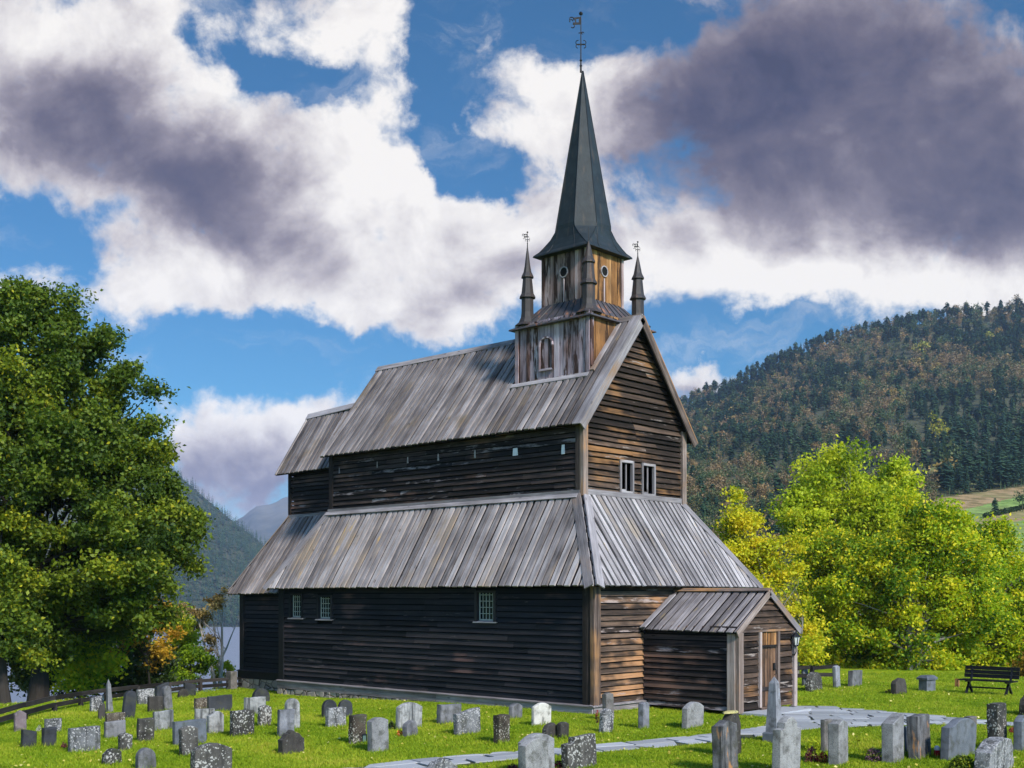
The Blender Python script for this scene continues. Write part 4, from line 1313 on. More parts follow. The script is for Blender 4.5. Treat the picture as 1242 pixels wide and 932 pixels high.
# ================================================================ GRAVESTONES
def profile(kind, w, h, rs):
    a = w / 2
    def arc(x0, z0, x1, z1, rise, k=8):
        return [(x0 + (x1 - x0) * i / k, z0 + (z1 - z0) * i / k + rise * math.sin(math.pi * i / k)) for i in range(k + 1)]
    if kind == 'flat': top = [(a, h), (a * .3, h * 1.0 + .004), (-a * .4, h - .006), (-a, h)]
    elif kind == 'slant': top = [(a, h * .86), (0, h * .94), (-a, h)]
    elif kind == 'slantr': top = [(a, h), (0, h * .93), (-a, h * .84)]
    elif kind == 'arch': 
        r = min(.16 * w, .3 * h); top = arc(a, h - r, -a, h - r, r)
    elif kind == 'round':
        r = min(a, h * .6); top = [(a * math.cos(t), h - r + r * math.sin(t)) for t in [math.pi * i / 12 for i in range(13)]]
    elif kind == 'point': top = [(a, h - w * .32), (a * .5, h - w * .14), (0, h), (-a * .5, h - w * .14), (-a, h - w * .32)]
    elif kind == 'shoulder':
        top = [(a, h - .30 * w), (a * .62, h - .27 * w)] + arc(a * .58, h - .14 * w, -a * .58, h - .14 * w, .14 * w) + [(-a * .62, h - .27 * w), (-a, h - .30 * w)]
    elif kind == 'lowpoint': top = [(a, h - w * .13), (a * .8, h - w * .12), (0, h), (-a * .8, h - w * .12), (-a, h - w * .13)]
    elif kind == 'serp': top = [(a, h * .80), (a * .8, h * .90), (a * .45, h * .985), (a * .1, h), (-a * .25, h * .975), (-a * .5, h * .90), (-a * .72, h * .84), (-a, h * .80)]
    elif kind == 'step': top = [(a, h), (-a * .45, h * 1.0), (-a * .5, h * .83), (-a, h * .82)]
    elif kind == 'ornate': top = [(a, h * .62), (a * .8, h * .66)] + arc(a * .7, h * .74, a * .3, h * .86, .03, 4) + arc(a * .25, h * .9, -a * .25, h * .9, .1 * h, 5) + arc(-a * .3, h * .86, -a * .7, h * .74, .03, 4) + [(-a * .8, h * .66), (-a, h * .62)]
    elif kind == 'rough': top = [(a * rs.uniform(.8, 1), h * rs.uniform(.6, .8)), (a * .7, h * rs.uniform(.85, .95)), (a * .2, h), (-a * .3, h * rs.uniform(.9, 1)), (-a * .75, h * rs.uniform(.75, .92)), (-a, h * rs.uniform(.5, .7))]
    else: top = [(a, h), (-a, h)]
    bulge = 1.03 if kind in ('round', 'rough') else 1.0
    pts = [(-a * .98, -.25), (a * .98, -.25)] + [(a * bulge, h * .3)] + top + [(-a * bulge, h * .3)]
    out = []                                        # even spacing so that rough edges can be cut
    for i in range(len(pts)):
        p, q = pts[i], pts[(i + 1) % len(pts)]
        L_ = math.hypot(q[0] - p[0], q[1] - p[1])
        k = max(1, int(L_ / .07))
        for j in range(k): out.append((p[0] + (q[0] - p[0]) * j / k, p[1] + (q[1] - p[1]) * j / k))
    return out

def stone_mesh(kind, w, h, t, rough, rs):
    mb = MB()
    if kind == 'obelisk':
        a = w / 2
        R_ = [[Vector((sx * q, sy * q * t / w, z)) for sx, sy in ((-1, -1), (1, -1), (1, 1), (-1, 1))] for q, z in ((a, -.2), (a, h * .02), (a * .62, h * .84), (a * .56, h * .86), (a * .02, h))]
        mb.rings(R_)
        return mb
    pr = profile(kind, w, h, rs)
    sd = rs.random() * 50
    def disp(x, y, z, k): 
        n = mnoise.noise_vector(Vector((x * 6 + sd, y * 6, z * 6)))
        return Vector((x, y, z)) + n * rough * k
    cx_, cz_ = 0, h * .5
    e = .016
    layers = []
    for yy, ins in ((t / 2 - e * .1, e), (t / 2 - e, 0), (0.0, -.004), (-t / 2 + e, 0), (-t / 2 + e * .1, e)):
        L_ = []
        for x, z in pr:
            k = math.hypot(x - cx_, z - cz_) + 1e-6
            x2, z2 = x - (x - cx_) / k * ins, z - (z - cz_) / k * ins
            L_.append(disp(x2, yy, z2, 1))
        layers.append(L_)
    mb.rings(layers[::-1], close=False)
    # front and back faces as a fan over an inner ring, slightly uneven
    for L_, sgn in ((layers[-1], 1), (layers[0], -1)):
        c = Vector((0, L_[0].y, h * .45))
        inner = [c + (p - c) * .55 + Vector((0, rough * .5 * mnoise.noise(Vector((p.x * 5 + sd, p.z * 5, 3))), 0)) for p in L_]
        for i in range(len(L_)):
            j = (i + 1) % len(L_)
            q1 = [L_[i], L_[j], inner[j], inner[i]]; q2 = [inner[i], inner[j], c]
            if sgn < 0: q1.reverse(); q2.reverse()
            mb.face(q1, uv=[(p.x, p.z) for p in q1]); mb.face(q2, uv=[(p.x, p.z) for p in q2])
    return mb

# (u0, u1, v_top, v_base, shape, stone, thickness, roughness, label)
ST = [
 (16, 31, 862, 888, 'point', 'pink', .12, .004, 'pinkish narrow pointed gravestone by the tree trunk at the far left'),
 (24, 42.5, 885, 907, 'slant', 'dark', .14, .006, 'small dark gravestone standing in front of the pinkish pointed stone'),
 (49, 67, 883, 906, 'flat', 'dark', .14, .006, 'small dark flat gravestone in front of a low speckled stone'),
 (53, 73.5, 872, 889, 'flat', 'lichen_grey', .14, .008, 'low speckled gravestone half hidden behind a small dark stone'),
 (82, 120, 882.5, 912, 'flat', 'lichen_grey', .16, .008, 'wide pale slab gravestone with white lichen along its flat top'),
 (108, 125, 844, 864, 'slantr', 'lichen_grey', .14, .010, 'pale mottled gravestone just below the dark fence, beside a needle-thin stone'),
 (118.5, 127.5, 853, 873, 'rough', 'darkbrown', .12, .012, 'thin brown gravestone at the foot of the needle-thin stone'),
 (128, 136.6, 824, 865, 'obelisk', 'grey', .2, 0, 'needle-thin pointed gravestone taller than its neighbours near the fence'),
 (146, 162, 838, 872, 'round', 'dark', .16, .004, 'dark polished round-topped gravestone leaning near the needle-thin stone'),
 (127, 151, 865, 880, 'flat', 'lichen_brown', .14, .010, 'mossy brown gravestone showing just above a plain grey slab'),
 (126, 151.5, 875, 895.5, 'flat', 'grey', .12, .004, 'plain grey slab gravestone in front of a mossy brown stone'),
 (165, 186, 871.5, 900, 'flat', 'lichen', .14, .014, 'rough dark gravestone spotted white, left of a square whitish stone'),
 (165.5, 187, 836, 855, 'flat', 'lichen_grey', .15, .008, 'greenish grey flat gravestone near the fence, left of the black stone'),
 (178, 197, 845, 864, 'flat', 'darkbrown', .14, .006, 'dark brown gravestone in front of the tall black stone'),
 (187, 204, 828, 862, 'slantr', 'dark', .14, .004, 'tall black gravestone with a slanted top near the fence'),
 (197, 209, 832, 862, 'round', 'grey', .14, .006, 'grey round-topped gravestone overlapping the tall black stone'),
 (185, 210, 862.5, 886, 'flat', 'streak', .13, .006, 'square whitish gravestone in the middle of the left group'),
 (215, 228, 836, 846.5, 'rough', 'darkbrown', .14, .012, 'small low dark gravestone against the fence, left of a taller dark one'),
 (222, 237, 828, 845, 'slant', 'dark', .14, .010, 'dark gravestone against the fence, tallest of two by the rails'),
 (234.5, 251, 847, 862, 'flat', 'lichen_brown', .13, .008, 'brown lichened gravestone touching a long dark slab'),
 (251, 281.5, 844, 863, 'flat', 'dark', .12, .003, 'long low dark slab gravestone nearest the chancel'),
 (235, 259, 860, 877, 'flat', 'streak', .13, .006, 'pale gravestone behind the blue-grey slab'),
 (209, 250, 874, 904, 'flat', 'blue', .13, .003, 'wide smooth blue-grey slab gravestone'),
 (250, 271, 863, 890, 'serp', 'streak', .13, .006, 'pale gravestone with a sloping curved top right of the blue-grey slab'),
 (278, 308, 862, 893, 'flat', 'lichen', .16, .010, 'square dark gravestone thickly spotted with white lichen'),
 (295, 322, 846, 867, 'flat', 'streak', .14, .006, 'whitish flat gravestone behind the square lichen-spotted stone'),
 (305, 326.5, 835, 852, 'round', 'dark', .18, .006, 'round-backed dark gravestone close to the chancel foundation'),
 (216.5, 240, 881, 917, 'arch', 'lichen', .16, .014, 'narrow black gravestone dotted with white lichen before the blue-grey slab'),
 (230, 280, 902, 940, 'arch', 'lichen', .20, .012, 'broad arched dark gravestone covered in white lichen at the front left'),
 (122, 146, 909, 928, 'rough', 'lichen', .2, .020, 'low rough gravestone white with lichen, lowest of the front left stones'),
 (142, 160, 889.5, 911, 'arch', 'lichen', .14, .016, 'small upright gravestone white with lichen above a low rough one'),
 (163.5, 188, 908, 934, 'round', 'grey', .18, .006, 'plain grey round-topped gravestone at the front edge of the left group'),
 (311.5, 329, 856, 881, 'arch', 'lichen', .14, .014, 'narrow dark gravestone with white blotches right of the square lichened stone'),
 (344.5, 363.6, 847.5, 884, 'round', 'streak', .16, .004, 'tall pale round-headed gravestone below the church wall'),
 (335.5, 356.5, 861, 894, 'flat', 'bluelight', .14, .006, 'pale bluish flat-topped gravestone in front of the tall round-headed one'),
 (336.5, 369, 886, 915, 'ornate', 'darkbrown', .18, .012, 'dark ornate-topped gravestone in front of the pale bluish stone'),
 (389.6, 409, 849, 871, 'round', 'dark', .13, .003, 'left of two matching dark pointed-arch gravestones'),
 (409, 427.5, 849, 870, 'round', 'dark', .13, .003, 'right of two matching dark pointed-arch gravestones'),
 (394, 420, 858.6, 882, 'flat', 'lichen_grey', .16, .014, 'squat lichened gravestone in front of the two dark matching ones'),
 (421.6, 444, 867.6, 902, 'flat', 'lichen_brown', .16, .012, 'dark brown lichened gravestone with a small glass lantern beside it'),
 (445, 472, 870.7, 912, 'arch', 'granite', .18, .004, 'grey granite gravestone with arched top right of the brown lantern stone'),
 (479, 512, 852, 884, 'arch', 'streak', .14, .004, 'broad pale gravestone with dark vertical streaks'),
 (487.6, 507, 874, 893.5, 'rough', 'grey', .16, .016, 'small dark jagged gravestone before the broad streaked stone'),
 (529, 560, 855, 878, 'flat', 'grey', .18, .012, 'dark low gravestone behind a taller streaked grey one'),
 (550, 584, 860, 891, 'slantr', 'lichen_grey', .16, .010, 'streaked grey gravestone with a sloping top in front of a low dark one'),
 (598, 619, 867.6, 901.6, 'flat', 'lichen_brown', .18, .014, 'narrow brown gravestone crusted with lichen above the path'),
 (616.5, 634, 853.5, 872, 'arch', 'grey', .14, .006, 'small dark gravestone left of the clean white one'),
 (644, 669, 852.7, 880, 'arch', 'white', .11, .002, 'clean white arched gravestone below the church wall'),
 (657, 678, 877.5, 896, 'rough', 'darkbrown', .14, .012, 'low black gravestone, left one of a touching pair below the white stone'),
 (675, 691, 876, 895.5, 'arch', 'darkbrown', .14, .008, 'low black gravestone, right one of a touching pair below the white stone'),
 (731, 745.7, 840.5, 874, 'lowpoint', 'tan', .16, .004, 'slim brownish gravestone right beside the church corner post'),
 (726, 744, 860, 889.5, 'round', 'lichen_grey', .16, .010, 'round-topped lichened gravestone in front of the slim brownish one'),
 (774, 788, 851.6, 884.4, 'arch', 'bluelight', .16, .004, 'slim pale blue-grey gravestone before the porch side wall'),
 (827, 854, 851.6, 883, 'arch', 'granite_light', .16, .003, 'clean light grey arched gravestone beside the porch'),
 (628.5, 674, 890, 940, 'arch', 'granite', .18, .004, 'dark grey arched gravestone standing behind a lighter one at the front edge'),
 (630, 667, 895.5, 946, 'arch', 'granite_light', .18, .004, 'speckled grey arched gravestone at the very front beside the path'),
 (682, 725.5, 893.5, 933, 'step', 'lichen', .18, .014, 'broad black gravestone with a stepped left shoulder and white spots'),
 (512.5, 555, 920, 950, 'ornate', 'lichen_grey', .18, .010, 'gravestone at the bottom edge of which only the curved top shows'),
 (865.7, 897, 874, 938, 'lowpoint', 'orange_stain', .20, .006, 'tall dark gravestone with orange stains in front of the porch'),
 (874, 900, 863, 917, 'rough', 'darkbrown', .2, .016, 'black gravestone with a yellow lichen cap behind the orange-stained one'),
 (937, 971.5, 869.5, 938, 'shoulder', 'granite_light', .18, .003, 'large light speckled granite gravestone before the porch door'),
 (1006, 1030, 873, 928, 'lowpoint', 'granite_light', .22, .003, 'light granite gravestone with a pointed top beside red flowers'),
 (996, 1011, 873, 912, 'flat', 'tan', .18, .004, 'dark brown gravestone behind the pointed granite one'),
 (978, 998, 815.5, 838, 'round', 'lichen', .22, .014, 'round black gravestone with white lichen rings right of the porch'),
 (972.7, 981, 810, 832, 'flat', 'blue', .16, .004, 'narrow blue-grey gravestone next to the porch post'),
 (1010.8, 1020, 807.5, 834.5, 'arch', 'bluelight', .14, .004, 'slim pale gravestone by the end of the fence rail'),
 (1029, 1046, 813.5, 832.5, 'flat', 'grey', .18, .004, 'plain grey block gravestone under the trees right of the fence rail'),
 (1082, 1101, 823, 842, 'rough', 'darkbrown', .2, .020, 'small craggy black gravestone between the grey block and the capped stone'),
 (1071.5, 1098, 867.7, 925, 'slantr', 'granite', .24, .004, 'tall grey granite gravestone beside purple heather'),
 (1097, 1105, 881, 914, 'flat', 'blue', .12, .003, 'thin grey gravestone squeezed between two tall granite ones'),
 (1104, 1131, 868, 920, 'flat', 'orange_stain', .22, .010, 'tall weathered grey gravestone next to a red grave candle'),
 (1143, 1183.5, 871.6, 919, 'serp', 'blue', .18, .003, 'blue-grey gravestone with a wavy swept top'),
 (1169.5, 1185, 869.6, 902, 'flat', 'tan', .16, .006, 'brownish gravestone behind the wavy-topped one'),
 (1200, 1223, 853.7, 910, 'flat', 'lichen', .24, .016, 'tall rough pillar gravestone blotched with lichen near the right edge'),
 (1186, 1231, 896, 940, 'rough', 'lichen_grey', .28, .022, 'squat rough boulder gravestone in front of the lichened pillar'),
 (1231.5, 1252, 868, 910, 'arch', 'blue', .18, .004, 'dark blue-grey gravestone cut by the right edge beside the path'),
 (1238, 1256, 843, 867, 'rough', 'darkbrown', .2, .016, 'dark rough gravestone cut by the right edge below the bench'),
]
GR = 'gravestones in the churchyard'
rs = random.Random(31)
STONES = []
def facing(u, d):
    """unit vector across the sight line at that column"""
    ex, ey = from_cam((u - CXP) / F * d, d)
    vx, vy = ex - CAM[0], ey - CAM[1]
    k = math.hypot(vx, vy)
    return Vector((vy / k, -vx / k, 0))
for (u0, u1, vt, vb, kind, mat, th, rough, lab) in ST:
    um = (u0 + u1) / 2
    p, d = on_ground(um, vb)
    yaw = R(90) + rs.gauss(0, R(5))
    if um < 420: yaw += R(-4)
    wd = Vector((math.cos(yaw), math.sin(yaw), 0)); td = Vector((-math.sin(yaw), math.cos(yaw), 0))
    ac = facing(um, d)
    wpx = (u1 - u0) * d / F
    h = (vb - vt) * d / F
    if kind == 'obelisk': w = wpx / (abs(ac.dot(wd)) + abs(ac.dot(td))); th = w
    else:
        w = (wpx - th * abs(ac.dot(td))) / abs(ac.dot(wd))
        if w < th * 1.3:
            th = wpx * .42; w = (wpx - th * abs(ac.dot(td))) / abs(ac.dot(wd))
    mb = stone_mesh(kind, w, h, th, rough, rs)
    o = mb.build('gravestone', S[mat])
    back = td * (th / 2 * abs(ac.dot(td)) * .0) 
    sgt = Vector((CS * 0 - SN, CS, 0))
    o.location = p + sgt * (th * .35)
    o.rotation_euler = (rs.gauss(0, R(1.4)), rs.gauss(0, R(1.2)), yaw)
    if 'leaning' in lab: o.rotation_euler = (R(2), R(6), yaw)
    tag(o, lab, 'gravestone', GR)
    STONES.append((o, p, w, th, h))
    if 'yellow lichen cap' in lab:
        c = MB(); c.rings([[Vector((w * .5 * q * math.cos(a), th * .5 * q * math.sin(a), h * .93 + z + .015 * mnoise.noise(Vector((a * 2, q * 3, 1))))) for a in [2 * math.pi * k / 14 for k in range(14)]] for q, z in ((1.03, .02), (1.0, .05), (.7, .062), (.2, .07))])
        m_, t_, b_ = material('yellow_lichen'); n_ = t_.noise(t_.coord('Object'), 22, 4, .6); t_.l.new(t_.mix(n_, (.16, .14, .07), (.60, .52, .20)), b_.inputs['Base Color'])
        c.build('lichen_cap', m_, o)
    if 'capped' in lab: pass
# the tall obelisk on its plinth before the porch door
p, d = on_ground(939, 900)
root = tag(empty('obelisk', p, R(90)), 'tall tapering stone obelisk with a pointed tip on a plinth before the porch door', 'gravestone', GR)
k = d / F
mb = MB(); a = 8.2 * k; R_ = [[Vector((sx * q, sy * q, z)) for sx, sy in ((-1, -1), (1, -1), (1, 1), (-1, 1))] for q, z in ((a * .92, 12 * k), (a * .55, 70 * k), (a * .50, 72 * k), (a * .04, 79 * k))]
mb.rings(R_); mb.build('shaft', S['bluelight'], root)
mb = MB(); a = 10.2 * k; R_ = [[Vector((sx * q, sy * q, z)) for sx, sy in ((-1, -1), (1, -1), (1, 1), (-1, 1))] for q, z in ((a, -.3), (a, 10.5 * k), (a * .9, 12 * k), (a * .5, 12.01 * k))]
mb.rings(R_); mb.build('plinth', S['blue'], root)
# the capped block under the trees
p, d = on_ground(1124.5, 838); k = d / F
root = tag(empty('gravestone', p, R(80)), 'dark block gravestone with a wider roof-like cap under the right trees', 'gravestone', GR)
mb = MB(); mb.box((0, 0, 6 * k), (18.5 * k, .30, 15 * k + .2)); mb.build('block', S['blue'], root)
mb = MB(); mb.rings([[Vector((sx * q, sy * q2, z)) for sx, sy in ((-1, -1), (1, -1), (1, 1), (-1, 1))] for q, q2, z in ((11 * k, .20, 13.6 * k), (11 * k, .20, 16 * k), (8 * k, .12, 18.8 * k))]); mb.build('cap', S['blue'], root)

# ================================================================ BENCH, FENCES, LANTERNS
p0, d0 = on_ground(1176, 841); p1, d1 = on_ground(1222, 843.5)
ce = (p0 + p1) / 2
ax = (p1 - p0).normalized(); rz = math.atan2(ax.y, ax.x)
kb = d0 / F
bench = tag(empty('park_bench', ce, rz), 'black slatted wooden bench on splayed legs under the right trees', 'bench')
BL = 1.72
def local(mb, name, mat, parent=bench): return mb.build(name, mat, parent)
mb = MB()
for i in range(4): mb.box((0, -.20 + i * .115, .44), (BL, .095, .04))
local(mb, 'seat', M['black_paint'])
mb = MB()
for i in range(3): mb.box((0, .27 + i * .035, .56 + i * .125), (BL, .035, .119))
local(mb, 'backrest', M['black_paint'])
for sx in (-.62, .62):
    mb = MB()
    mb.bar((sx, -.24, 0), (sx, .10, .43), .07, .06); mb.bar((sx, .30, 0), (sx, -.06, .43), .068, .058)
    mb.bar((sx, -.24, .405), (sx, .24, .405), .066, .05); mb.bar((sx, .18, .38), (sx, .37, .86), .06, .05)
    local(mb, 'leg_frame', M['black_paint'])
mb = MB(); mb.bar((-.62, .03, .2), (.62, .03, .2), .04, .05); local(mb, 'stretcher', M['black_paint'])

# left fence: posts and two rails following the yard's edge
FP = [(281, 836), (243, 838.5), (205, 843), (167, 847), (129, 852), (98, 857), (66, 863), (30, 873), (-10, 885), (-60, 900)]
pts = [on_ground(*q)[0] for q in FP]
root = tag(empty('fence', pts[0]), 'low dark two-rail wooden fence along the left edge of the churchyard', 'fence')
o0 = pts[0]
for i, p in enumerate(pts):
    mb = MB(); q = p - o0
    if i == 0: mb.box((q.x, q.y, .22), (.30, .28, .86), along=(0, 0, 1))
    else: mb.box((q.x, q.y, .12), (.11, .11, .68), along=(0, 0, 1))
    mb.build('post', S['tan'] if i == 0 else M['fence'], root)
for i in range(len(pts) - 1):
    for z in (.18, .38):
        mb = MB(); mb.bar(pts[i] - o0 + Vector((0, 0, z)), pts[i + 1] - o0 + Vector((0, 0, z - .01)), .06, .12); mb.build('rail', M['fence'], root)
c = Vector((CHX - .2, CHY + 1.0, ground_z(CHX, CHY + 1)))
for z in (.18, .38):
    mb = MB(); mb.bar(pts[0] - o0 + Vector((0, 0, z)), c - o0 + Vector((0, 0, z)), .06, .10); mb.build('rail', M['fence'], root)
# right fence between porch and trees
FP = [(950, 832), (985, 832.5), (1016, 832.5)]
pts = [on_ground(*q)[0] for q in FP]
root = tag(empty('fence', pts[0]), 'short dark rail fence behind the gravestones right of the porch', 'fence')
o0 = pts[0]
for i, p in enumerate(pts):
    mb = MB(); q = p - o0; mb.box((q.x, q.y, .25), (.12, .12, .9), along=(0, 0, 1)); mb.build('post', M['fence'], root)
for i in range(2):
    for z, z2 in ((.36, .36), (.58, .66)):
        mb = MB(); mb.bar(pts[i] - o0 + Vector((0, 0, z + .04 * i)), pts[i + 1] - o0 + Vector((0, 0, z2 + .04 * i)), .06, .13); mb.build('rail', M['fence'], root)
# small wooden stake left of the bench
p, d = on_ground(1161, 833.5); mb = MB(); mb.box((0, 0, .08), (.13, .10, .42), along=(0, 0, 1)); o = mb.build('wooden_stake', M['orange']); o.location = p; tag(o, 'short orange-brown wooden stake left of the black bench', 'stake')

def grave_lantern(u, v, hpx, mat, glass, lab, grp='grave lanterns'):
    p, d = on_ground(u, v); h = hpx * d / F
    root = tag(empty('grave_lantern', p), lab, 'lantern', grp)
    s = h * .27
    mb = MB(); mb.box((0, 0, h * .05), (s * 2.1, s * 2.1, h * .1))
    for a, b in ((-1, -1), (1, -1), (1, 1), (-1, 1)): mb.box((a * s * .9, b * s * .9, h * .42), (s * .2, s * .2, h * .64))
    mb.build('frame', mat, root)
    mb = MB(); mb.rings([[Vector((x * q, y * q, z)) for x, y in ((-1, -1), (1, -1), (1, 1), (-1, 1))] for q, z in ((s * 1.15, h * .74), (s * .95, h * .80), (s * .3, h * .93), (s * .15, h))]); mb.build('lid', mat, root)
    mb = MB(); mb.box((0, 0, h * .42), (s * 1.55, s * 1.55, h * .6)); mb.build('glass', glass, root)
m, t, b = material('red_candle'); b.inputs['Base Color'].default_value = (.30, .01, .015, 1); b.inputs['Roughness'].default_value = .25; M['candle'] = m
m, t, b = material('green_glass'); b.inputs['Base Color'].default_value = (.08, .13, .12, 1); b.inputs['Roughness'].default_value = .15; M['greenglass'] = m
grave_lantern(246, 902, 13, M['iron'], M['frost'], 'small black grave lantern beside the blue-grey slab')
grave_lantern(440, 901, 13, M['iron'], M['greenglass'], 'small glass grave lantern beside the brown lichened gravestone')
p, d = on_ground(1136.5, 918); k = d / F
root = tag(empty('grave_candle', p), 'red grave candle with a round white lid between two gravestones', 'candle')
mb = MB(); mb.rings([lathe_ring(0, 0, r, z, 12) for r, z in ((3.2 * k, 0), (3.6 * k, 1 * k), (3.4 * k, 8 * k))]); mb.build('cup', M['candle'], root)
mb = MB(); mb.rings([lathe_ring(0, 0, r, z, 12) for r, z in ((3.4 * k, 8 * k), (3.7 * k, 9.5 * k), (3.0 * k, 12 * k), (1.2 * k, 13.4 * k))]); mb.build('lid', M['plate'], root)
# ================================================================ VEGETATION
rng = np.random.default_rng(11)

def leaf_quads(C, size, rng, up=.35, aspect=.62, droop=0.0):
    """one folded kite-shaped leaf (4 points) at each centre in C"""
    n = len(C)
    nrm = rng.normal(size=(n, 3)); nrm[:, 2] += up * 2
    nrm /= np.linalg.norm(nrm, axis=1, keepdims=True)
    t = rng.normal(size=(n, 3)); t[:, 2] -= droop
    t -= nrm * (t * nrm).sum(1, keepdims=True); t /= np.linalg.norm(t, axis=1, keepdims=True)
    s = np.cross(nrm, t)
    L_ = size * rng.uniform(.65, 1.35, (n, 1))
    W_ = L_ * aspect
    bend = nrm * L_ * .12
    V = np.stack([C - t * L_ * .5, C + s * W_ * .5 + bend, C + t * L_ * .5, C - s * W_ * .5 + bend], 1)
    return V.reshape(-1, 3), np.arange(n * 4).reshape(-1, 4)

def branch_tubes(mb, base, tips, r0, trunk_top, rs, sides=7, lean=(0, 0), fork=.35, tone=None):
    """a tapered, slightly bent trunk and limbs that leave it and run out to the given tips"""
    base = Vector(base); tt = Vector(trunk_top)
    n = 9
    tr = []
    for i in range(n):
        k = i / (n - 1)
        p = base.lerp(tt, k) + Vector((mnoise.noise(Vector((k * 2.1, rs.seed_ if hasattr(rs, 'seed_') else 0, 0))), mnoise.noise(Vector((7, k * 2.1, 0))), 0)) * .30 * math.sin(math.pi * k) * (tt - base).length * .12
        tr.append(p)
    rad = [r0 * (1.35 if i == 0 else 1.0) * (1 - .8 * i / (n - 1)) for i in range(n)]
    mb.tube(tr, rad, sides + 2)
    for tip in tips:
        tip = Vector(tip)
        k = min(.95, max(.22, (tip.z - base.z) / max(.1, tt.z - base.z) * rs.uniform(.45, .8)))
        f = k * (n - 1); i = int(f); f -= i
        st = tr[i].lerp(tr[min(i + 1, n - 1)], f)
        r = r0 * (1 - .8 * k) * .42
        d = tip - st
        m1 = st + d * .35 + Vector((rs.uniform(-.1, .1), rs.uniform(-.1, .1), .10)) * d.length
        m2 = st + d * .7 + Vector((rs.uniform(-.1, .1), rs.uniform(-.1, .1), .06)) * d.length
        mb.tube([st, m1, m2, tip], [r, r * .7, r * .42, r * .12], max(4, sides - 2))

def crown_points(lobes, n, rng, gap=.0, shell=.33, seed=0.0, gscale=.55):
    """clump centres through a union of ellipsoids [(centre, (rx, ry, rz))], thicker towards the outside, with holes"""
    vol = np.array([r[0] * r[1] * r[2] for c, r in lobes]) ** (2 / 3)
    pick = rng.choice(len(lobes), size=n * 3, p=vol / vol.sum())
    d = rng.normal(size=(n * 3, 3)); d /= np.linalg.norm(d, axis=1, keepdims=True)
    q = rng.uniform(0, 1, (n * 3, 1)) ** shell
    C = np.array([lobes[i][0] for i in pick]) + d * q * np.array([lobes[i][1] for i in pick])
    keep = [mnoise.noise(Vector((p[0] * gscale + seed, p[1] * gscale, p[2] * gscale))) > gap for p in C]
    C = C[np.array(keep)]
    return C[:n]

def px_lobes(lst, d, squash=.9):
    out = []
    for t in lst:
        u, v, ru, rv = t[:4]; dd = d + (t[4] if len(t) > 4 else 0)
        p = at_depth(u, v, dd); k = dd / F
        out.append((np.array(p), np.array((ru * k * squash, ru * k * squash, rv * k))))
    return out

def make_tree(name, label, cat, base_uvd, lobes_px, mats, nclump, nleaf, lsize, spread, trunk_r, barkmat, group=None, gap=-.25, trunk_top=None, seed=0, tone=(.5, .22), nlimb=22, yellow=.0, trunks=None, clump_flat=.7, shell=.33):
    u, v, d = base_uvd
    base = at_depth(u, v, d)
    rs = random.Random(seed); rs.seed_ = seed * 1.7
    rg = np.random.default_rng(seed + 100)
    lobes = px_lobes(lobes_px, d)
    C = crown_points(lobes, max(12, nclump // 9), rg, gap, .22, seed * 3.3)
    root = tag(empty(name, base), label, cat, group)
    n = len(C)
    cl_t = np.clip(rg.normal(tone[0], tone[1], n), 0, min(1, tone[0] + tone[1] * 1.7))
    # limbs reach to spread-out clumps
    mb = MB()
    sel = [C[i] for i in rg.choice(n, size=min(nlimb, n), replace=False)]
    topz = C[:, 2].max()
    tt = Vector(trunk_top) if trunk_top is not None else Vector((C[:, 0].mean() * .6 + base.x * .4, C[:, 1].mean() * .6 + base.y * .4, base.z + (topz - base.z) * .78))
    if trunks:
        for k, (b_, t_, r_) in enumerate(trunks):
            br = at_depth(*b_); tp = at_depth(*t_)
            branch_tubes(mb, br, sel[k::len(trunks)], r_, tp, rs)
    else:
        branch_tubes(mb, base, sel, trunk_r, tt, rs)
    mb.build('trunk', M[barkmat], root, off=base, smooth_=True)
    # leaves
    nleaf *= 9
    rb = spread * rg.uniform(1.4, 3.0, n)
    N = n * nleaf
    dv = rg.normal(size=(N, 3)); dv /= np.linalg.norm(dv, axis=1, keepdims=True)
    dv[:, 2] = np.where((dv[:, 2] < 0) & (rg.uniform(0, 1, N) < .45), -dv[:, 2], dv[:, 2])
    q = rg.uniform(0, 1, N) ** .42
    q = np.where(rg.uniform(0, 1, N) < .10, q * rg.uniform(1.0, 1.45, N), q)
    # each bough is uneven: its leaves bunch along a few twigs
    tw = rg.normal(size=(n, 7, 3)); tw /= np.linalg.norm(tw, axis=2, keepdims=True)
    pick = tw[np.repeat(np.arange(n), nleaf), rg.integers(0, 7, N)]
    dv = dv * .62 + pick * .55
    cen = np.repeat(C, nleaf, 0) + dv * (q * np.repeat(rb, nleaf))[:, None] * np.array([1, 1, clump_flat])
    tn = np.clip(np.repeat(cl_t, nleaf) + rg.normal(0, .12, n * nleaf), 0, 1)
    if yellow:
        tn = np.where(rg.uniform(0, 1, n * nleaf) < yellow, rg.uniform(.8, 1, n * nleaf), tn)
    V, Fq = leaf_quads(cen - np.array(base), lsize, rg)
    T3 = np.stack([tn, rg.uniform(0, 1, n * nleaf) * .6, rg.uniform(0, 1, n * nleaf)], 1)
    np_mesh('crown', V, Fq, T3, mats, root)
    return root

GL = 'trees beyond the left fence'
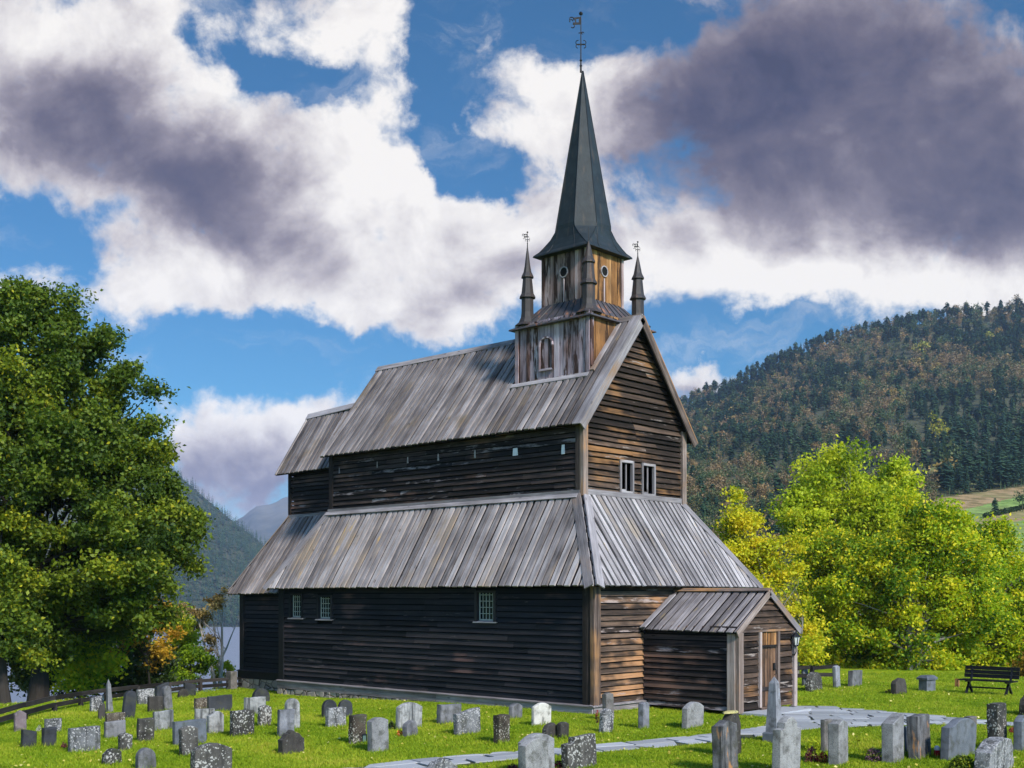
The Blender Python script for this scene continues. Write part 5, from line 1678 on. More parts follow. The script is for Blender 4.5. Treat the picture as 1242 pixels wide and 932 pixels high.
# the big broadleaf tree on the left
make_tree('broadleaf_tree', 'huge dark green broadleaf tree filling the left edge, taller than the church roofs', 'tree', (46, 858, 40),
  [(45, 436, 92, 88), (100, 440, 50, 50), (165, 545, 40, 40), (-50, 470, 110, 110), (98, 508, 78, 98), (28, 560, 120, 95, -2), (135, 588, 72, 80), (185, 622, 50, 55), (118, 668, 100, 70, -2), (205, 664, 38, 42), (222, 640, 26, 30), (10, 690, 115, 80, -2), (150, 728, 66, 45, -1), (60, 752, 90, 45), (190, 495, 15, 19), (172, 478, 16, 12), (190, 722, 30, 28), (-20, 610, 90, 100), (60, 380, 40, 26)],
  L['maple'], 4600, 60, .15, .36, .30, 'bark_dark', None, -.38, seed=3, tone=(.40, .20), nlimb=90, yellow=.025)
make_tree('broadleaf_tree', 'second dark tree at the far left edge with low hanging foliage', 'tree', (6, 868, 35.5),
  [(-60, 600, 90, 120), (-20, 745, 60, 50), (-40, 680, 80, 80), (25, 780, 30, 24)], L['maple'], 800, 60, .14, .36, .19, 'bark_dark', None, -.3, seed=5, tone=(.42, .2), nlimb=12, yellow=.08)
# bushes beyond the fence at left
def bush(label, base, lobes, mat, ncl, nl, ls, sp, seed, group=None, tone=(.5, .2), bk='bark_dark', gap=-.5, yellow=0, name='bush', cat='bush', nlimb=10, tr=.06):
    return make_tree(name, label, cat, base, lobes, mat, int(ncl * 1.8), nl, ls, sp * 1.25, tr, bk, group, gap, seed=seed, tone=tone, nlimb=nlimb, yellow=yellow)
bush('orange-leaved bush behind the fence left of the brown birch', (182, 838, 46), [(178, 790, 30, 36), (150, 775, 26, 34), (195, 770, 18, 30)], L['orange'], 95, 26, .13, .22, 21, tone=(.6, .25), yellow=.15)
bush('yellow-ochre bush behind the fence under the huge dark tree', (95, 850, 43), [(90, 795, 34, 40), (125, 780, 30, 40), (68, 780, 20, 40)], L['yellowgreen'], 210, 44, .15, .30, 22, tone=(.45, .2))
bush('dark green bush behind the fence under the huge dark tree', (140, 850, 47), [(60, 800, 50, 40), (140, 795, 50, 42), (110, 740, 60, 40), (20, 800, 40, 40), (165, 815, 40, 28), (90, 825, 50, 24)], L['darkbush'], 420, 44, .17, .36, 23)
bush('dark olive bush at the foot of the brown birch', (232, 832, 50), [(236, 806, 20, 24), (246, 796, 12, 20), (220, 812, 16, 20)], L['yellowgreen'], 110, 34, .12, .17, 24, tone=(.22, .18))
bush('small yellow bush by the chancel corner above the water', (284, 826, 52), [(278, 812, 6, 12), (266, 816, 8, 10)], L['yellow'], 30, 14, .12, .10, 25)
bush('pale yellow-green shrub between the huge dark tree and the brown birch', (212, 832, 53), [(212, 765, 18, 30), (222, 785, 14, 24)], L['yellow'], 95, 40, .15, .28, 26, tone=(.3, .2))
make_tree('birch_tree', 'light brown half-bare birch tree standing before the water left of the chancel', 'tree', (266, 834, 51),
  [(228, 742, 14, 14), (256, 735, 16, 22), (238, 760, 24, 20), (270, 726, 9, 18), (248, 788, 16, 22)], L['brown'], 300, 12, .115, .17, .09, 'bark_pale', None, -.3, seed=8, tone=(.5, .22), nlimb=46,
  trunks=[((266, 836, 51), (272, 716, 51), .09), ((262, 836, 51), (237, 738, 51), .08), ((268, 836, 51), (256, 725, 51.5), .07), ((268, 800, 51), (290, 750, 51), .05)])

GT = 'autumn trees right of the church'
make_tree('autumn_tree', 'sparse yellow-leaved tree rising directly behind the porch roof', 'tree', (968, 836, 47),
  [(914, 618, 34, 34), (890, 655, 30, 34), (945, 655, 36, 50), (925, 720, 44, 46), (905, 600, 18, 18), (900, 700, 30, 36), (960, 770, 40, 40)], L['yellow'], 700, 40, .14, .36, .13, 'bark_grey', None, -.15, seed=41, tone=(.50, .24), nlimb=34, yellow=.15,
  trunks=[((962, 836, 46.6), (915, 665, 46.2), .075), ((966, 836, 46.6), (974, 735, 46.8), .085)])
make_tree('autumn_tree', 'tall bright lime-green tree, topmost of the trees right of the church', 'tree', (1040, 834, 58),
  [(1020, 590, 48, 40), (975, 622, 32, 28), (1088, 584, 26, 24), (1098, 566, 14, 14), (1050, 625, 60, 44), (1000, 660, 55, 46), (1075, 640, 40, 45), (1030, 565, 20, 18)], L['lime'], 1200, 52, .18, .46, .2, 'bark_grey', None, -.22, seed=42, tone=(.52, .26), nlimb=56, yellow=.08)
make_tree('autumn_tree', 'broad yellow-green tree with a grey trunk behind the capped block gravestone', 'tree', (1106, 834, 50),
  [(1115, 655, 62, 46), (1085, 700, 62, 55), (1150, 695, 55, 55), (1060, 745, 55, 46), (1120, 765, 62, 46), (1165, 750, 42, 46), (1030, 700, 40, 46), (1115, 622, 30, 18), (1080, 800, 50, 24), (1140, 800, 44, 26)], L['yellowgreen'], 1900, 56, .15, .40, .26, 'bark_grey', None, -.26, seed=43, tone=(.40, .26), nlimb=80, yellow=.20,
  trunks=[((1104, 838, 48.9), (1100, 650, 49.3), .15), ((1108, 838, 49), (1135, 670, 49.4), .11)])
make_tree('autumn_tree', 'rounded green-gold tree at the right edge behind the black bench', 'tree', (1205, 834, 52),
  [(1190, 690, 42, 38), (1215, 720, 44, 50), (1175, 760, 44, 46), (1232, 770, 40, 46), (1205, 655, 20, 16), (1275, 740, 50, 60)], L['yellowgreen'], 1250, 58, .15, .40, .2, 'bark_grey', None, -.28, seed=44, tone=(.44, .26), nlimb=56, yellow=.16)
make_tree('autumn_tree', 'yellow-leaved tree between the porch and the broad yellow-green tree', 'tree', (1010, 838, 52),
  [(1000, 720, 40, 46), (1025, 765, 42, 40), (980, 760, 34, 46), (1000, 680, 30, 36), (985, 800, 40, 28), (1030, 806, 36, 24)], L['yellowgreen'], 950, 52, .145, .38, .14, 'bark_pale', None, -.2, seed=45, tone=(.55, .22), nlimb=24, yellow=.25)
bush('dark green undergrowth bush along the yard edge behind the short rail fence', (985, 836, 56), [(985, 800, 34, 34), (1020, 806, 30, 28), (960, 810, 26, 26), (1000, 770, 40, 40)], L['darkbush'], 330, 44, .18, .36, 51)
bush('olive hedge-like bush along the yard edge beneath the broad yellow-green tree', (1085, 836, 54), [(1060, 806, 36, 30), (1110, 808, 36, 28), (1140, 800, 30, 34), (1090, 780, 50, 34)], L['yellowgreen'], 430, 44, .17, .36, 52, tone=(.25, .18), yellow=.08)
bush('olive hedge-like bush along the yard edge behind the black bench', (1190, 836, 53), [(1180, 806, 36, 28), (1215, 804, 34, 30), (1250, 800, 34, 36)], L['yellowgreen'], 330, 44, .17, .36, 53, tone=(.25, .18), yellow=.08)
bush('rusty orange bush at the right edge beside the bench', (1243, 836, 45), [(1243, 820, 11, 14), (1258, 800, 14, 30)], L['orange'], 40, 36, .13, .24, 54, tone=(.25, .2))

# small plants among the graves
def clump(name, label, cat, u, v, wpx, hpx, mat, n, ls, group=None, seed=1, tone=(.5, .25)):
    p, d = on_ground(u, v); k = d / F; rg = np.random.default_rng(seed)
    r, h = wpx * k / 2, hpx * k
    root = tag(empty(name, p), label, cat, group)
    dd = rg.normal(size=(n, 3)); dd /= np.linalg.norm(dd, axis=1, keepdims=True); dd[:, 2] = np.abs(dd[:, 2])
    C = dd * rg.uniform(.3, 1, (n, 1)) ** .4 * np.array([r, r, h])
    V, Fq = leaf_quads(C, ls, rg)
    np_mesh('foliage', V, Fq, np.stack([np.clip(rg.normal(tone[0], tone[1], n), 0, 1), rg.uniform(0, .6, n), rg.uniform(0, 1, n)], 1), mat, root)
    mb = MB()
    for q in range(7):
        e = Vector(C[q * 3]) * .8; mb.tube([(0, 0, -.02), e * .5 + Vector((0, 0, .02)), e], [.008, .006, .003], 4)
    mb.build('stem', M['bark_dark'], root)
clump('heather_plant', 'purple-red heather plant on the grave left of the pointed granite stone', 'plant', 984, 925, 17, 19, L['heather'], 420, .035, seed=2)
clump('red_flower_plant', 'bright red flower cluster touching the pointed granite stone', 'plant', 998, 926, 17, 14, L['red'], 320, .035, seed=3)
clump('heather_plant', 'dull purple heather clump left of the tall grey granite stone', 'plant', 1060, 924, 22, 18, L['purple'], 420, .035, seed=4)
clump('green_plant', 'small light green leafy plant above the red flowers', 'plant', 986, 912, 18, 20, L['lime'], 300, .045, seed=5)
clump('evergreen_shrub', 'low dark green evergreen shrub at the bottom edge before the wavy gravestone', 'shrub', 1168, 942, 38, 26, L['maple'], 1500, .05, seed=6, tone=(.45, .25))
clump('flower_bouquet', 'red and yellow flowers beside the small jagged gravestone', 'flowers', 485, 893, 7, 9, L['yellowfl'], 70, .05, seed=7)
clump('green_plant', 'dark small plant between the granite and the broad streaked gravestone', 'plant', 475, 885, 8, 11, L['darkbush'], 120, .05, seed=8)
clump('heather_plant', 'dark red heather in front of the two arched stones at the front edge', 'plant', 622, 938, 16, 12, L['heather'], 260, .035, seed=9, tone=(.25, .2))
clump('heather_plant', 'dark red heather squeezed between the arched stones and the stepped black stone', 'plant', 678, 934, 16, 11, L['heather'], 240, .035, seed=10, tone=(.25, .2))
clump('red_flower_plant', 'small red plant cut by the right edge beside the dark blue-grey stone', 'plant', 1228, 890, 9, 9, L['red'], 110, .04, seed=11, tone=(.3, .2))
clump('flower_bouquet', 'small white flowers at the low speckled gravestone on the left', 'flowers', 47, 888, 6, 9, L['whitefl'], 60, .04, seed=12)
clump('heather_plant', 'small dark red plant at the left foot of the wide pale slab', 'plant', 78, 908, 8, 8, L['heather'], 90, .04, seed=13, tone=(.3, .2))
clump('heather_plant', 'small dark red plant left of the craggy black gravestone', 'plant', 1078, 841, 10, 5, L['heather'], 90, .05, seed=14, tone=(.15, .15))
clump('red_flower_plant', 'red berries on the left side of the round-topped stone by the church corner', 'plant', 724, 878, 5, 18, L['red'], 60, .04, seed=15, tone=(.3, .2))

# ---------------------------------------------------------------- hillside forest
def conifer_mesh(name, rg, tonec, nb=120, slim=.16, bare=.12, pine=False):
    z = bare + (1 - bare) * rg.uniform(0, 1, nb) ** 1.15
    a = rg.uniform(0, 2 * math.pi, nb)
    ln = slim * (1.04 - z) / (1 - bare) * rg.uniform(.6, 1.25, nb) + .015
    if pine:
        z = bare + (1 - bare) * rg.uniform(0, 1, nb) ** .8
        q = (z - bare) / (1 - bare)
        ln = slim * 1.15 * np.sqrt(np.clip(1 - ((q - .45) / .57) ** 2, .02, 1)) * rg.uniform(.5, 1.25, nb)
    c, s_ = np.cos(a), np.sin(a)
    st = np.stack([c * ln * .08, s_ * ln * .08, z + ln * .12], 1); en = np.stack([c * ln, s_ * ln, z - ln * .28 + .0], 1)
    w = ln * .34
    side = np.stack([-s_ * w, c * w, np.zeros(nb)], 1)
    V = np.stack([st, (st + en) * .5 + side, en, (st + en) * .5 - side], 1).reshape(-1, 3)
    Fq = np.arange(nb * 4).reshape(-1, 4)
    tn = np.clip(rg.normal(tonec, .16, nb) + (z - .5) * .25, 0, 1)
    # trunk
    r = .012; ring = np.array([[math.cos(k * math.pi / 2), math.sin(k * math.pi / 2)] for k in range(4)])
    tv = np.concatenate([np.c_[ring * r, np.full(4, -.06)], np.c_[ring * r * .4, np.full(4, .9)]])
    o = len(V); V = np.concatenate([V, tv]); tf = np.array([[o + k, o + (k + 1) % 4, o + 4 + (k + 1) % 4, o + 4 + k] for k in range(4)])
    return V, np.concatenate([Fq, tf]), np.concatenate([tn, np.full(4, .9)])
def broad_mesh(rg, tonec, nb=260, rx=.30):
    nc = 9
    cc = rg.normal(size=(nc, 3)) * np.array([rx * .5, rx * .5, .16]) + np.array([0, 0, .62])
    pick = rg.integers(0, nc, nb)
    P = cc[pick] + rg.normal(size=(nb, 3)) * np.array([.085, .085, .08])
    V, Fq = leaf_quads(P, .085, rg, aspect=.8)
    ct = np.clip(rg.normal(tonec, .05, nc), 0, 1)
    tn = np.clip(ct[pick] + rg.normal(0, .035, nb), 0, 1)
    ring = np.array([[math.cos(k * math.pi / 2), math.sin(k * math.pi / 2)] for k in range(4)]); r = .014
    tv = np.concatenate([np.c_[ring * r, np.full(4, -.06)], np.c_[ring * r * .4, np.full(4, .7)]])
    o = len(V); V = np.concatenate([V, tv]); tf = np.array([[o + k, o + (k + 1) % 4, o + 4 + (k + 1) % 4, o + 4 + k] for k in range(4)])
    return V, np.concatenate([Fq, tf]), np.concatenate([tn, np.full(4, .5)])
rg = np.random.default_rng(77)
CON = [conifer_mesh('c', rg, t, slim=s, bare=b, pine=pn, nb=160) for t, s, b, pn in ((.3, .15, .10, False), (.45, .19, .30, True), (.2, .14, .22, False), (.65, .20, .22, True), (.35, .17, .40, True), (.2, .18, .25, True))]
BRO = [broad_mesh(rg, t) for t in (.06, .12, .2, .3, .38, .46, .52, .58, .66, .76, .88, .97)]
def foot_d(u):
    lo, hi = 100, 470
    for _ in range(26):
        md = (lo + hi) / 2
        if hill_v(u, md) > 606 - .15 * (min(u, 1260) - 1140): lo = md
        else: hi = md
    return lo
# where the trees stand: by sight column and depth on the hill
trees = []
rs = random.Random(404)
# the dense front row of tall conifers at the field's edge
for i in range(170):
    u = rs.uniform(1138, 1330); d = foot_d(u) + rs.random() ** 1.5 * 110
    trees.append((u, d, 'c', rs.choice((2, 4, 0, 5)), rs.uniform(34, 46) * d / F))
while len(trees) < 4300:
    u = rs.uniform(700, 1300)
    dmin = 150 if u < 1120 else foot_d(u) + 4
    d = dmin + (955 - dmin) * rs.random() ** .62
    v = hill_v(u, d)
    if v > 745: continue
    n1 = mnoise.noise(Vector((u * .011, d * .009, 1.3))); n2 = mnoise.noise(Vector((u * .03, d * .02, 9)))
    pc = .50 + n1 * .9 + smooth(560, 940, d) * .28 - smooth(500, 330, d) * .28
    if u > 1110 and d < 640: pc += .6
    hp = rs.uniform(15, 25) * (1 - .30 * smooth(500, 950, d))
    if rs.random() < pc:
        trees.append((u, d, 'c', rs.randrange(6), hp * 1.1 * d / F))
    else:
        k = min(11, max(0, int(rs.gauss(4.3 + n2 * 3.5, 2.1))))
        if k > 9 and rs.random() < .8: k = rs.choice((3, 4, 5, 6, 7, 8))
        trees.append((u, d, 'b', k, hp * .95 * d / F))
for i in range(520):
    u = rs.uniform(790, 1130); d = rs.uniform(150, 340); hp = rs.uniform(19, 29)
    if rs.random() < .35: trees.append((u, d, 'c', rs.randrange(6), hp * 1.1 * d / F))
    else: trees.append((u, d, 'b', min(9, max(0, int(rs.gauss(4.5, 2.2)))), hp * d / F))
# skyline row
for i in range(150):
    u = rs.uniform(800, 1300); trees.append((u, rs.uniform(930, 955), 'c' if rs.random() < .8 else 'b', rs.randrange(6), rs.uniform(6, 13)))
# hand-placed bright trees of the picture
for u, v, k, h in ((1120, 425, 10, 17), (1113, 440, 9, 15), (1196, 405, 10, 14), (1172, 465, 11, 9), (1043, 463, 11, 9), (1140, 525, 11, 15), (1212, 392, 9, 12), (845, 500, 1, 12), (955, 432, 9, 9), (1090, 485, 9, 12), (1147, 580, 9, 13), (940, 475, 6, 10), (1070, 440, 5, 13), (1200, 480, 8, 12), (1008, 500, 4, 10), (1150, 570, 2, 17)):
    lo, hi = 300, 945
    for _ in range(30):
        md = (lo + hi) / 2
        if hill_v(u, md) > v + 14: lo = md
        else: hi = md
    trees.append((u, lo, 'b', k, h * .8))
trees.sort(key=lambda t: t[1] / t[4])           # largest in the picture first
def shared(name, vft, mat):
    o = np_mesh(name, *vft, mat); me = o.data; bpy.data.objects.remove(o); return me
CM = [shared('conifer', q, L['conifer']) for q in CON]; BM = [shared('broadleaf', q, L['hillwood']) for q in BRO]
nc = nb_ = 0
CW = 'dark conifer standing among many others on the wooded hillside right of the church'
BW = ['dark green leafy tree', 'dark green leafy tree', 'green leafy tree', 'olive leafy tree', 'brownish leafy tree', 'brown autumn tree', 'tan autumn tree', 'light brown autumn tree', 'ochre autumn tree', 'yellow-green leafy tree', 'bright yellow-green leafy tree', 'bright yellow autumn tree']
rest = {'c': [], 'b': []}
for (u, d, typ, k, h) in trees:
    x, y = from_cam((u - CXP) / F * d, d); z = hill_z(u, d) - .1
    if typ == 'c' and nc < 295 and u < 1262: nc += 1
    elif typ == 'b' and nb_ < 280 and u < 1262: nb_ += 1
    else: rest[typ].append((x, y, z, k, h)); continue
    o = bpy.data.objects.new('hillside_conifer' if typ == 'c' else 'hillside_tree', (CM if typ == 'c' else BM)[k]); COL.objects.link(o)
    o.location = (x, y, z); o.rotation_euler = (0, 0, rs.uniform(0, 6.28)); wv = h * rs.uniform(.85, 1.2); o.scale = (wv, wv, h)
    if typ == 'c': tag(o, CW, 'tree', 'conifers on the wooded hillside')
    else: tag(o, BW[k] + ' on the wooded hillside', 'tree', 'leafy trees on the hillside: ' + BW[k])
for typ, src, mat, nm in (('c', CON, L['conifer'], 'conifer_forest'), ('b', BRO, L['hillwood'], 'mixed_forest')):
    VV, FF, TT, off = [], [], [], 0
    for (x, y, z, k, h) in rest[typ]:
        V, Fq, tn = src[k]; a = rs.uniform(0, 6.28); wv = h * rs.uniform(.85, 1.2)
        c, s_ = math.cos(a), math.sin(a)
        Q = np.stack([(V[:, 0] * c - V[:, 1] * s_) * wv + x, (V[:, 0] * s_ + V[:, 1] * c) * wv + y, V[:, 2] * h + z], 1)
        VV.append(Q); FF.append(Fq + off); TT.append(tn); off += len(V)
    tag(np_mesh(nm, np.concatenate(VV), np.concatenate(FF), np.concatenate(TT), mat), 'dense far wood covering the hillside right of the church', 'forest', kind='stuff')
# the mountain's conifers over the fjord
LC = [conifer_mesh('c', rg, t, nb=26, slim=.22, bare=.04) for t in (.3, .5, .65)]
VV, FF, TT, off = [], [], [], 0
for i in range(5200):
    d = rs.uniform(990, 1500); u = rs.uniform(120, 455)
    if HOR - (mtn_z(u, d) - CAM[2]) * F / d > 765: continue
    x, y = from_cam((u - CXP) / F * d, d); z = mtn_z(u, d); h = rs.uniform(9, 16)
    k = 0 if rs.random() < .6 else rs.randrange(3)
    V, Fq, tn = LC[k]
    VV.append(V * np.array([h, h, h]) + np.array([x, y, z])); FF.append(Fq + off); TT.append(tn); off += len(V)
tag(np_mesh('conifer_forest', np.concatenate(VV), np.concatenate(FF), np.concatenate(TT), L['conifer']), 'distant conifer forest on the mountain across the fjord', 'forest', kind='stuff')
# hedge line and small dark tree in the field
p = None
for u, v, k, h, lab in ((1207, 619, 0, 4.6, 'small dark tree standing alone at the edge of the green field'), (1240, 615, 0, 5.5, 'dark bush at the right edge of the green field')):
    lo, hi = 100, 366
    for _ in range(30):
        md = (lo + hi) / 2
        if hill_v(u, md) > v + 8: lo = md
        else: hi = md
    x, y = from_cam((u - CXP) / F * lo, lo)
    o = bpy.data.objects.new('field_tree', BM[0] if h > 5 else CM[3]); COL.objects.link(o); o.location = (x, y, hill_z(u, lo)); o.scale = (h, h, h); tag(o, lab, 'tree')
def hedge_d(u):
    lo, hi = 100, 366
    for _ in range(30):
        md = (lo + hi) / 2
        if hill_v(u, md) > 630 - .24 * (u - 1195): lo = md
        else: hi = md
    return lo
C = []
for i in range(260):
    u = 1195 + (1300 - 1195) * i / 260; d = hedge_d(u)
    x, y = from_cam((u - CXP) / F * d, d); z = hill_z(u, d)
    C += [(x + rs.gauss(0, .5), y + rs.gauss(0, .5), z + rs.uniform(.1, 1.3)) for _ in range(10)]
V, Fq = leaf_quads(np.array(C), .7, rg); tag(np_mesh('hedge', V, Fq, np.full(len(C), .4), L['darkbush']), 'thin dark hedge line running across the distant green field', 'hedge')

# ---------------------------------------------------------------- grass and fallen leaves
def in_path(u, v):
    return v > interp(UP, u) + .3 and v < interp(LOW, max(u, 380)) - .3
G = []; 
rg = np.random.default_rng(5)
def church_fp(x, y): return (-17.8 < x < .12 and -.1 < y < W + .3 and not (x < -13.9 and y < .75)) or (0 <= x < 3.15 and 2.2 < y < 5.4)
tries = 0
def scatter(n, dlo, dhi, pw):
    out = []
    while len(out) < n:
        d = dlo + (dhi - dlo) * rg.uniform() ** pw
        u = rg.uniform(-90, 1330)
        x, y = from_cam((u - CXP) / F * d, d)
        if church_fp(x, y): continue
        z = ground_z(x, y)
        if z < -.55: continue
        v = HOR - (z - CAM[2]) * F / d
        if in_path(u, v): continue
        out.append((x, y, z))
    return np.array(out)
P = np.concatenate([scatter(52000, 18.5, 30, 1.0), scatter(30000, 30, 47, 1.0)])
nbld = 6
n = len(P) * nbld
cen = np.repeat(P, nbld, 0) + np.c_[rg.normal(0, .055, (n, 2)), np.zeros(n)]
patch = np.array([mnoise.noise(Vector((p[0] * .45, p[1] * .45, 0))) * .5 + mnoise.noise(Vector((p[0] * 1.7, p[1] * 1.7, 4))) * .35 for p in P])
h = np.repeat(.042 + .022 * np.clip(patch, -.6, 1), nbld) * rg.uniform(.6, 1.5, n)
a = rg.uniform(0, 2 * math.pi, n); w = rg.uniform(.006, .013, n)
side = np.c_[np.cos(a) * w, np.sin(a) * w, np.zeros(n)]
lean = np.c_[rg.normal(0, .5, (n, 2)) * h[:, None], h]
V = np.stack([cen - side, cen + side, cen + lean], 1).reshape(-1, 3)
tn = np.clip(np.repeat(.45 + patch * .72, nbld) + rg.normal(0, .16, n), 0, 1)
tag(np_mesh('grass', V, np.arange(n * 3).reshape(-1, 3), np.stack([tn, rg.uniform(0, .6, n), tn], 1), L['grass']), 'short bright green grass of the churchyard', 'grass', kind='stuff')
# longer tufts at the feet of the stones
T = []
for (o, p, w_, th, hh) in STONES:
    for i in range(int(110 * w_ + 40)):
        yaw = o.rotation_euler.z; s_ = rg.uniform(-w_ / 2 - .05, w_ / 2 + .05); q = -th * .3 - abs(rg.normal(0, .06)) if rg.uniform() < .8 else th
        T.append((o.location.x + math.cos(yaw) * s_ - math.sin(yaw) * q, o.location.y + math.sin(yaw) * s_ + math.cos(yaw) * q, p.z))
T = np.array(T); n = len(T)
h = rg.uniform(.04, .13, n); a = rg.uniform(0, 2 * math.pi, n); side = np.c_[np.cos(a) * .008, np.sin(a) * .008, np.zeros(n)]
V = np.stack([T - side, T + side, T + np.c_[rg.normal(0, .4, (n, 2)) * h[:, None], h]], 1).reshape(-1, 3)
tn = np.clip(rg.normal(.4, .2, n), 0, 1)
tag(np_mesh('grass', V, np.arange(n * 3).reshape(-1, 3), np.stack([tn, rg.uniform(0, .6, n), tn], 1), L['grass']), 'longer grass at the feet of the gravestones', 'grass', kind='stuff')
# fallen leaves, thicker in drifts
P = scatter(3000, 19, 46, .9)
keep = np.array([mnoise.noise(Vector((p[0] * .3, p[1] * .3, 8))) + rg.uniform(-.5, .5) > .0 for p in P]); P = P[keep]
V, Fq = leaf_quads(P + np.array([0, 0, .05]), .065, rg, up=1.3, aspect=.8)
tag(np_mesh('fallen_leaves', V, Fq, np.stack([rg.uniform(0, 1, len(P)), rg.uniform(0, .3, len(P)), rg.uniform(0, 1, len(P))], 1), L['fallen']), 'pale yellow fallen leaves scattered on the lawn', 'leaves', kind='stuff')
# ================================================================ SKY, SUN, HAZE, CAMERA
SUN_EL, SUN_AZ = R(36), R(-13)       # azimuth measured from +x towards +y: the sun stands to the right, before the west wall
wd = bpy.data.worlds.new('World'); SC.world = wd; wd.use_nodes = True
t = NT(wd.node_tree)
bg = t.n['Background']
sky = t.new('ShaderNodeTexSky', sky_type='NISHITA', sun_disc=False)
sky.sun_elevation = SUN_EL; sky.sun_rotation = R(90) - SUN_AZ
sky.air_density = 1.0; sky.dust_density = .4; sky.ozone_density = 2.5
D = t.coord('Generated')
right = t.vmath('DOT_PRODUCT', D, (CS, SN, 0)); fwd = t.vmath('DOT_PRODUCT', D, (-SN, CS, 0)); upz = t.vmath('DOT_PRODUCT', D, (0, 0, 1))
fw = t.math('MAXIMUM', t.math('ABSOLUTE', fwd), .22)
px = t.math('MULTIPLY_ADD', t.math('DIVIDE', right, fw), F / 100, CXP / 100)       # cloud map, 100 units = one radian-ish step of the sky
py = t.math('MULTIPLY_ADD', t.math('DIVIDE', upz, fw), -F / 100, HOR / 100)
cm = t.new('ShaderNodeCombineXYZ'); t.l.new(px, cm.inputs[0]); t.l.new(py, cm.inputs[1]); P0 = cm.outputs[0]
wrp = t.noise(P0, .55, 9, .60, out=1)
P1 = t.vmath('ADD', P0, t.vmath('MULTIPLY', t.vmath('SUBTRACT', wrp, (.5, .5, .5)), (2.0, 1.6, 0)))
def blobs(lst, P):
    tot = None
    for (x, y, sx, sy, amp, *rot) in lst:
        a = R(rot[0]) if rot else 0.0
        # inverse mapping: rotate about the centre, scale
        v = t.vmath('SUBTRACT', P, (x / 100, y / 100, 0))
        c, s_ = math.cos(a), math.sin(a)
        ax_ = t.vmath('DOT_PRODUCT', v, (c / (sx / 100), s_ / (sx / 100), 0)); ay_ = t.vmath('DOT_PRODUCT', v, (-s_ / (sy / 100), c / (sy / 100), 0))
        r2 = t.math('MULTIPLY_ADD', ax_, ax_, t.math('MULTIPLY', ay_, ay_))
        g = t.math('MULTIPLY', t.math('POWER', 2.718, t.math('MULTIPLY', r2, -1.0)), amp)
        tot = g if tot is None else t.math('ADD', tot, g)
    return tot
COVER = [(120, 180, 330, 150, 1.25, 20), (430, 230, 150, 140, 1.1, 50), (330, 345, 300, 45, 1.0), (560, 290, 130, 75, 1.1), (120, 40, 260, 70, .9), (440, 20, 70, 60, .9),
         (1010, 120, 250, 170, 1.6), (1180, 250, 220, 140, 1.4), (900, 330, 170, 60, 1.1, -10), (705, 130, 82, 58, 1.0), (592, 56, 30, 20, .62), (560, 145, 50, 22, .6), (1130, 365, 60, 20, .6, -25), (660, 250, 60, 50, .7),
         (320, 530, 125, 45, 1.2, -8), (290, 600, 80, 40, .8), (850, 462, 60, 24, 1.1), (1230, 330, 120, 60, .9),
         (355, 95, 80, 36, -1.15, 25), (225, 45, 34, 30, -.8), (530, 130, 30, 120, -1.0, -8), (600, 205, 58, 34, -1.25), (655, 38, 90, 32, -.85), (548, 100, 36, 50, -.5), (760, 10, 120, 28, -.9), (380, 430, 330, 34, -.8), (40, 290, 90, 38, -1.0, 25), (20, 95, 26, 22, -.5), (960, 408, 140, 26, -.7, -8), (520, 440, 100, 30, -.5), (120, 262, 40, 26, -.5)]
cov = blobs(COVER, P1)
cov = t.math('MINIMUM', t.math('MAXIMUM', cov, -.75), 1.30)
nz = t.noise(P0, .85, 11, .60, .35); nz2 = t.noise(P0, 2.6, 9, .62, .25)
dens = t.math('ADD', cov, t.math('MULTIPLY', t.math('SUBTRACT', nz, .5), 2.3))
dens = t.math('ADD', dens, t.math('MULTIPLY', t.math('SUBTRACT', nz2, .5), 1.25))
nzl = t.noise(t.vmath('ADD', P0, (.12, -.30, 0)), .85, 6, .55, .35)
slope = t.math('SUBTRACT', nzl, t.noise(P0, .85, 6, .55, .35))
veil = t.math('MULTIPLY', t.sstep(t.noise(t.map(P1, (.45, 1.0, 1)), 1.3, 9, .62, .4), .50, .80), .42)
alpha = t.math('MAXIMUM', t.sstep(dens, .24, .98), veil)
DARK = [(150, 175, 190, 80, .70, 20), (300, 265, 130, 75, .46, 30), (60, 130, 110, 60, .25), (1010, 70, 290, 120, .85), (1220, 190, 240, 120, .62), (860, 190, 130, 110, .62), (1190, 285, 170, 60, .50), (600, 318, 90, 40, .22), (400, 320, 200, 40, .10), (290, 590, 110, 50, .50), (845, 478, 50, 16, .5), (350, 545, 60, 25, .22),
        (480, 130, 60, 120, -.3), (700, 110, 70, 60, -.35), (950, 350, 220, 40, -.32), (340, 60, 120, 40, -.25)]
dk = t.math('ADD', blobs(DARK, P1), .05)
dk = t.math('ADD', dk, t.math('MULTIPLY', t.math('SUBTRACT', t.noise(P0, .38, 3, .5), .5), .45))
dk = t.math('ADD', dk, t.math('MULTIPLY', t.math('SUBTRACT', nz, .5), .55))
dk = t.math('ADD', dk, t.math('MULTIPLY', slope, 1.25))
dk = t.math('ADD', dk, t.math('MULTIPLY', t.math('SUBTRACT', nz2, .5), .34))
dk = t.math('MULTIPLY', dk, .80)
K = 10.0 / (2 ** EXPO)
ccol = t.ramp(dk, [(.0, (.98, .945, .915)), (.12, (.84, .805, .80)), (.28, (.58, .54, .57)), (.48, (.29, .26, .315)), (.70, (.155, .138, .195)), (.92, (.085, .082, .145)), (1.0, (.066, .066, .125))])
ccol = t.vmath('MULTIPLY', ccol, (K, K, K))
skyc = t.vmath('MULTIPLY', sky.outputs[0], tuple(q * 1.46 / 2 ** EXPO for q in SKYTINT))
low = t.sstep(upz, .02, .20)
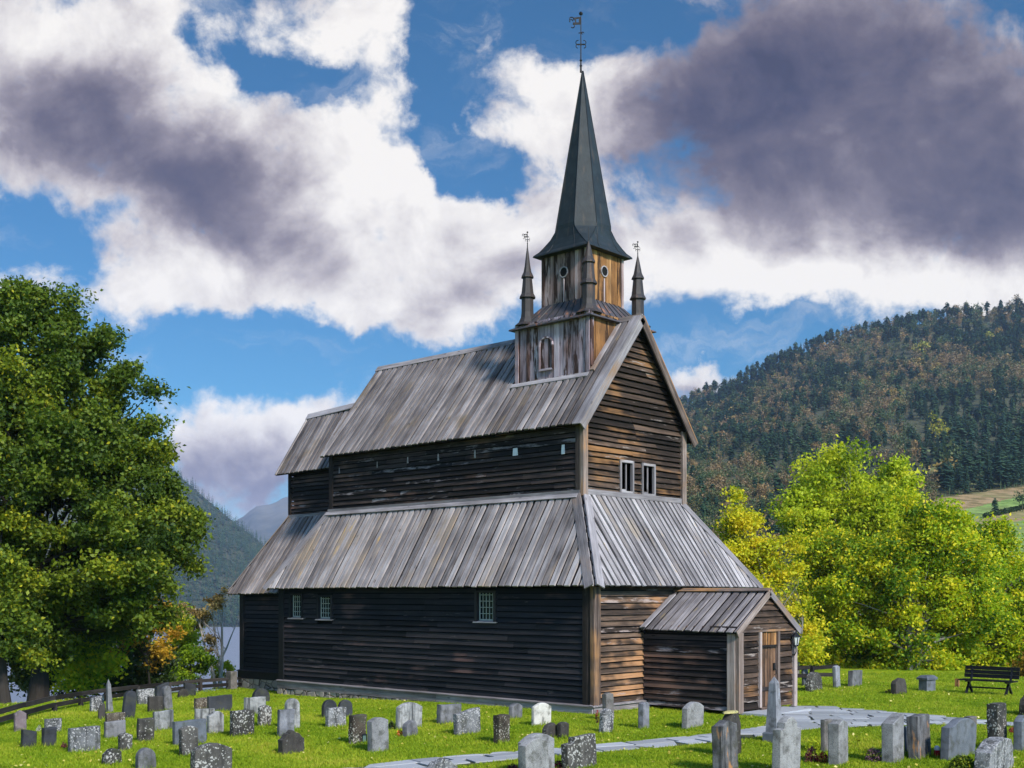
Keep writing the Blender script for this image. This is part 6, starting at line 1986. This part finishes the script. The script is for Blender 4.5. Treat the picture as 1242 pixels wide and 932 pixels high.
sdv = (math.cos(SUN_EL) * math.cos(SUN_AZ), math.cos(SUN_EL) * math.sin(SUN_AZ), math.sin(SUN_EL))
near_sun = t.sstep(t.vmath('DOT_PRODUCT', D, sdv), .05, .95)          # unseen sky round the sun, behind the camera, brightened as added soft fill
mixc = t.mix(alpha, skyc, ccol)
sky_fill = t.math('MULTIPLY_ADD', near_sun, SKY_FILL, 1.0)
mixc = t.vmath('MULTIPLY', mixc, sky_fill)
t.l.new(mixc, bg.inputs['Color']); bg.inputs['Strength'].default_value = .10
wd.cycles.sampling_method = 'AUTOMATIC'

sl = bpy.data.lights.new('sun', 'SUN'); sl.energy = SUN_E; sl.angle = R(SUN_ANG); sl.color = (1.0, .92, .80)
so = bpy.data.objects.new('sun', sl); COL.objects.link(so)
sd = Vector((math.cos(SUN_EL) * math.cos(SUN_AZ), math.cos(SUN_EL) * math.sin(SUN_AZ), math.sin(SUN_EL)))
so.rotation_euler = (-sd).to_track_quat('-Z', 'Y').to_euler()
so.location = (30, 0, 40)

if HAZE:
    mb = MB(); x_, y_ = from_cam(0, 1500); mb.box((x_, y_, 140), (7200, 7200, 410), rz=TH)
    m = bpy.data.materials.new('valley_haze'); m.use_nodes = True; nt = m.node_tree
    for nd in list(nt.nodes):
        if nd.type != 'OUTPUT_MATERIAL': nt.nodes.remove(nd)
    pv = nt.nodes.new('ShaderNodeVolumePrincipled'); pv.inputs['Density'].default_value = HAZE; pv.inputs['Color'].default_value = (.50, .66, 1.0, 1)
    nt.links.new(pv.outputs[0], nt.nodes['Material Output'].inputs['Volume'])
    o = mb.build('haze', m); tag(o, kind='stuff')
    o.visible_shadow = True

cd = bpy.data.cameras.new('camera'); co = bpy.data.objects.new('camera', cd); COL.objects.link(co)
co.location = CAM; co.rotation_euler = (R(90), 0, TH)
cd.sensor_width = 36; cd.sensor_fit = 'HORIZONTAL'; cd.lens = F / 1242 * 36
cd.shift_x = -(CXP - 621) / 1242; cd.shift_y = (HOR - 466) / 1242
cd.clip_start = .1; cd.clip_end = 30000
SC.camera = co
SC.view_settings.view_transform = 'Standard'; SC.view_settings.look = 'None'; SC.view_settings.exposure = EXPO; SC.view_settings.gamma = 1
SC.view_settings.use_curve_mapping = False
SC.cycles.use_denoising = True
SC.cycles.max_bounces = 6; SC.cycles.diffuse_bounces = 3; SC.cycles.glossy_bounces = 2; SC.cycles.transmission_bounces = 3; SC.cycles.volume_bounces = 1; SC.cycles.transparent_max_bounces = 6
SC.cycles.caustics_reflective = False; SC.cycles.caustics_refractive = False
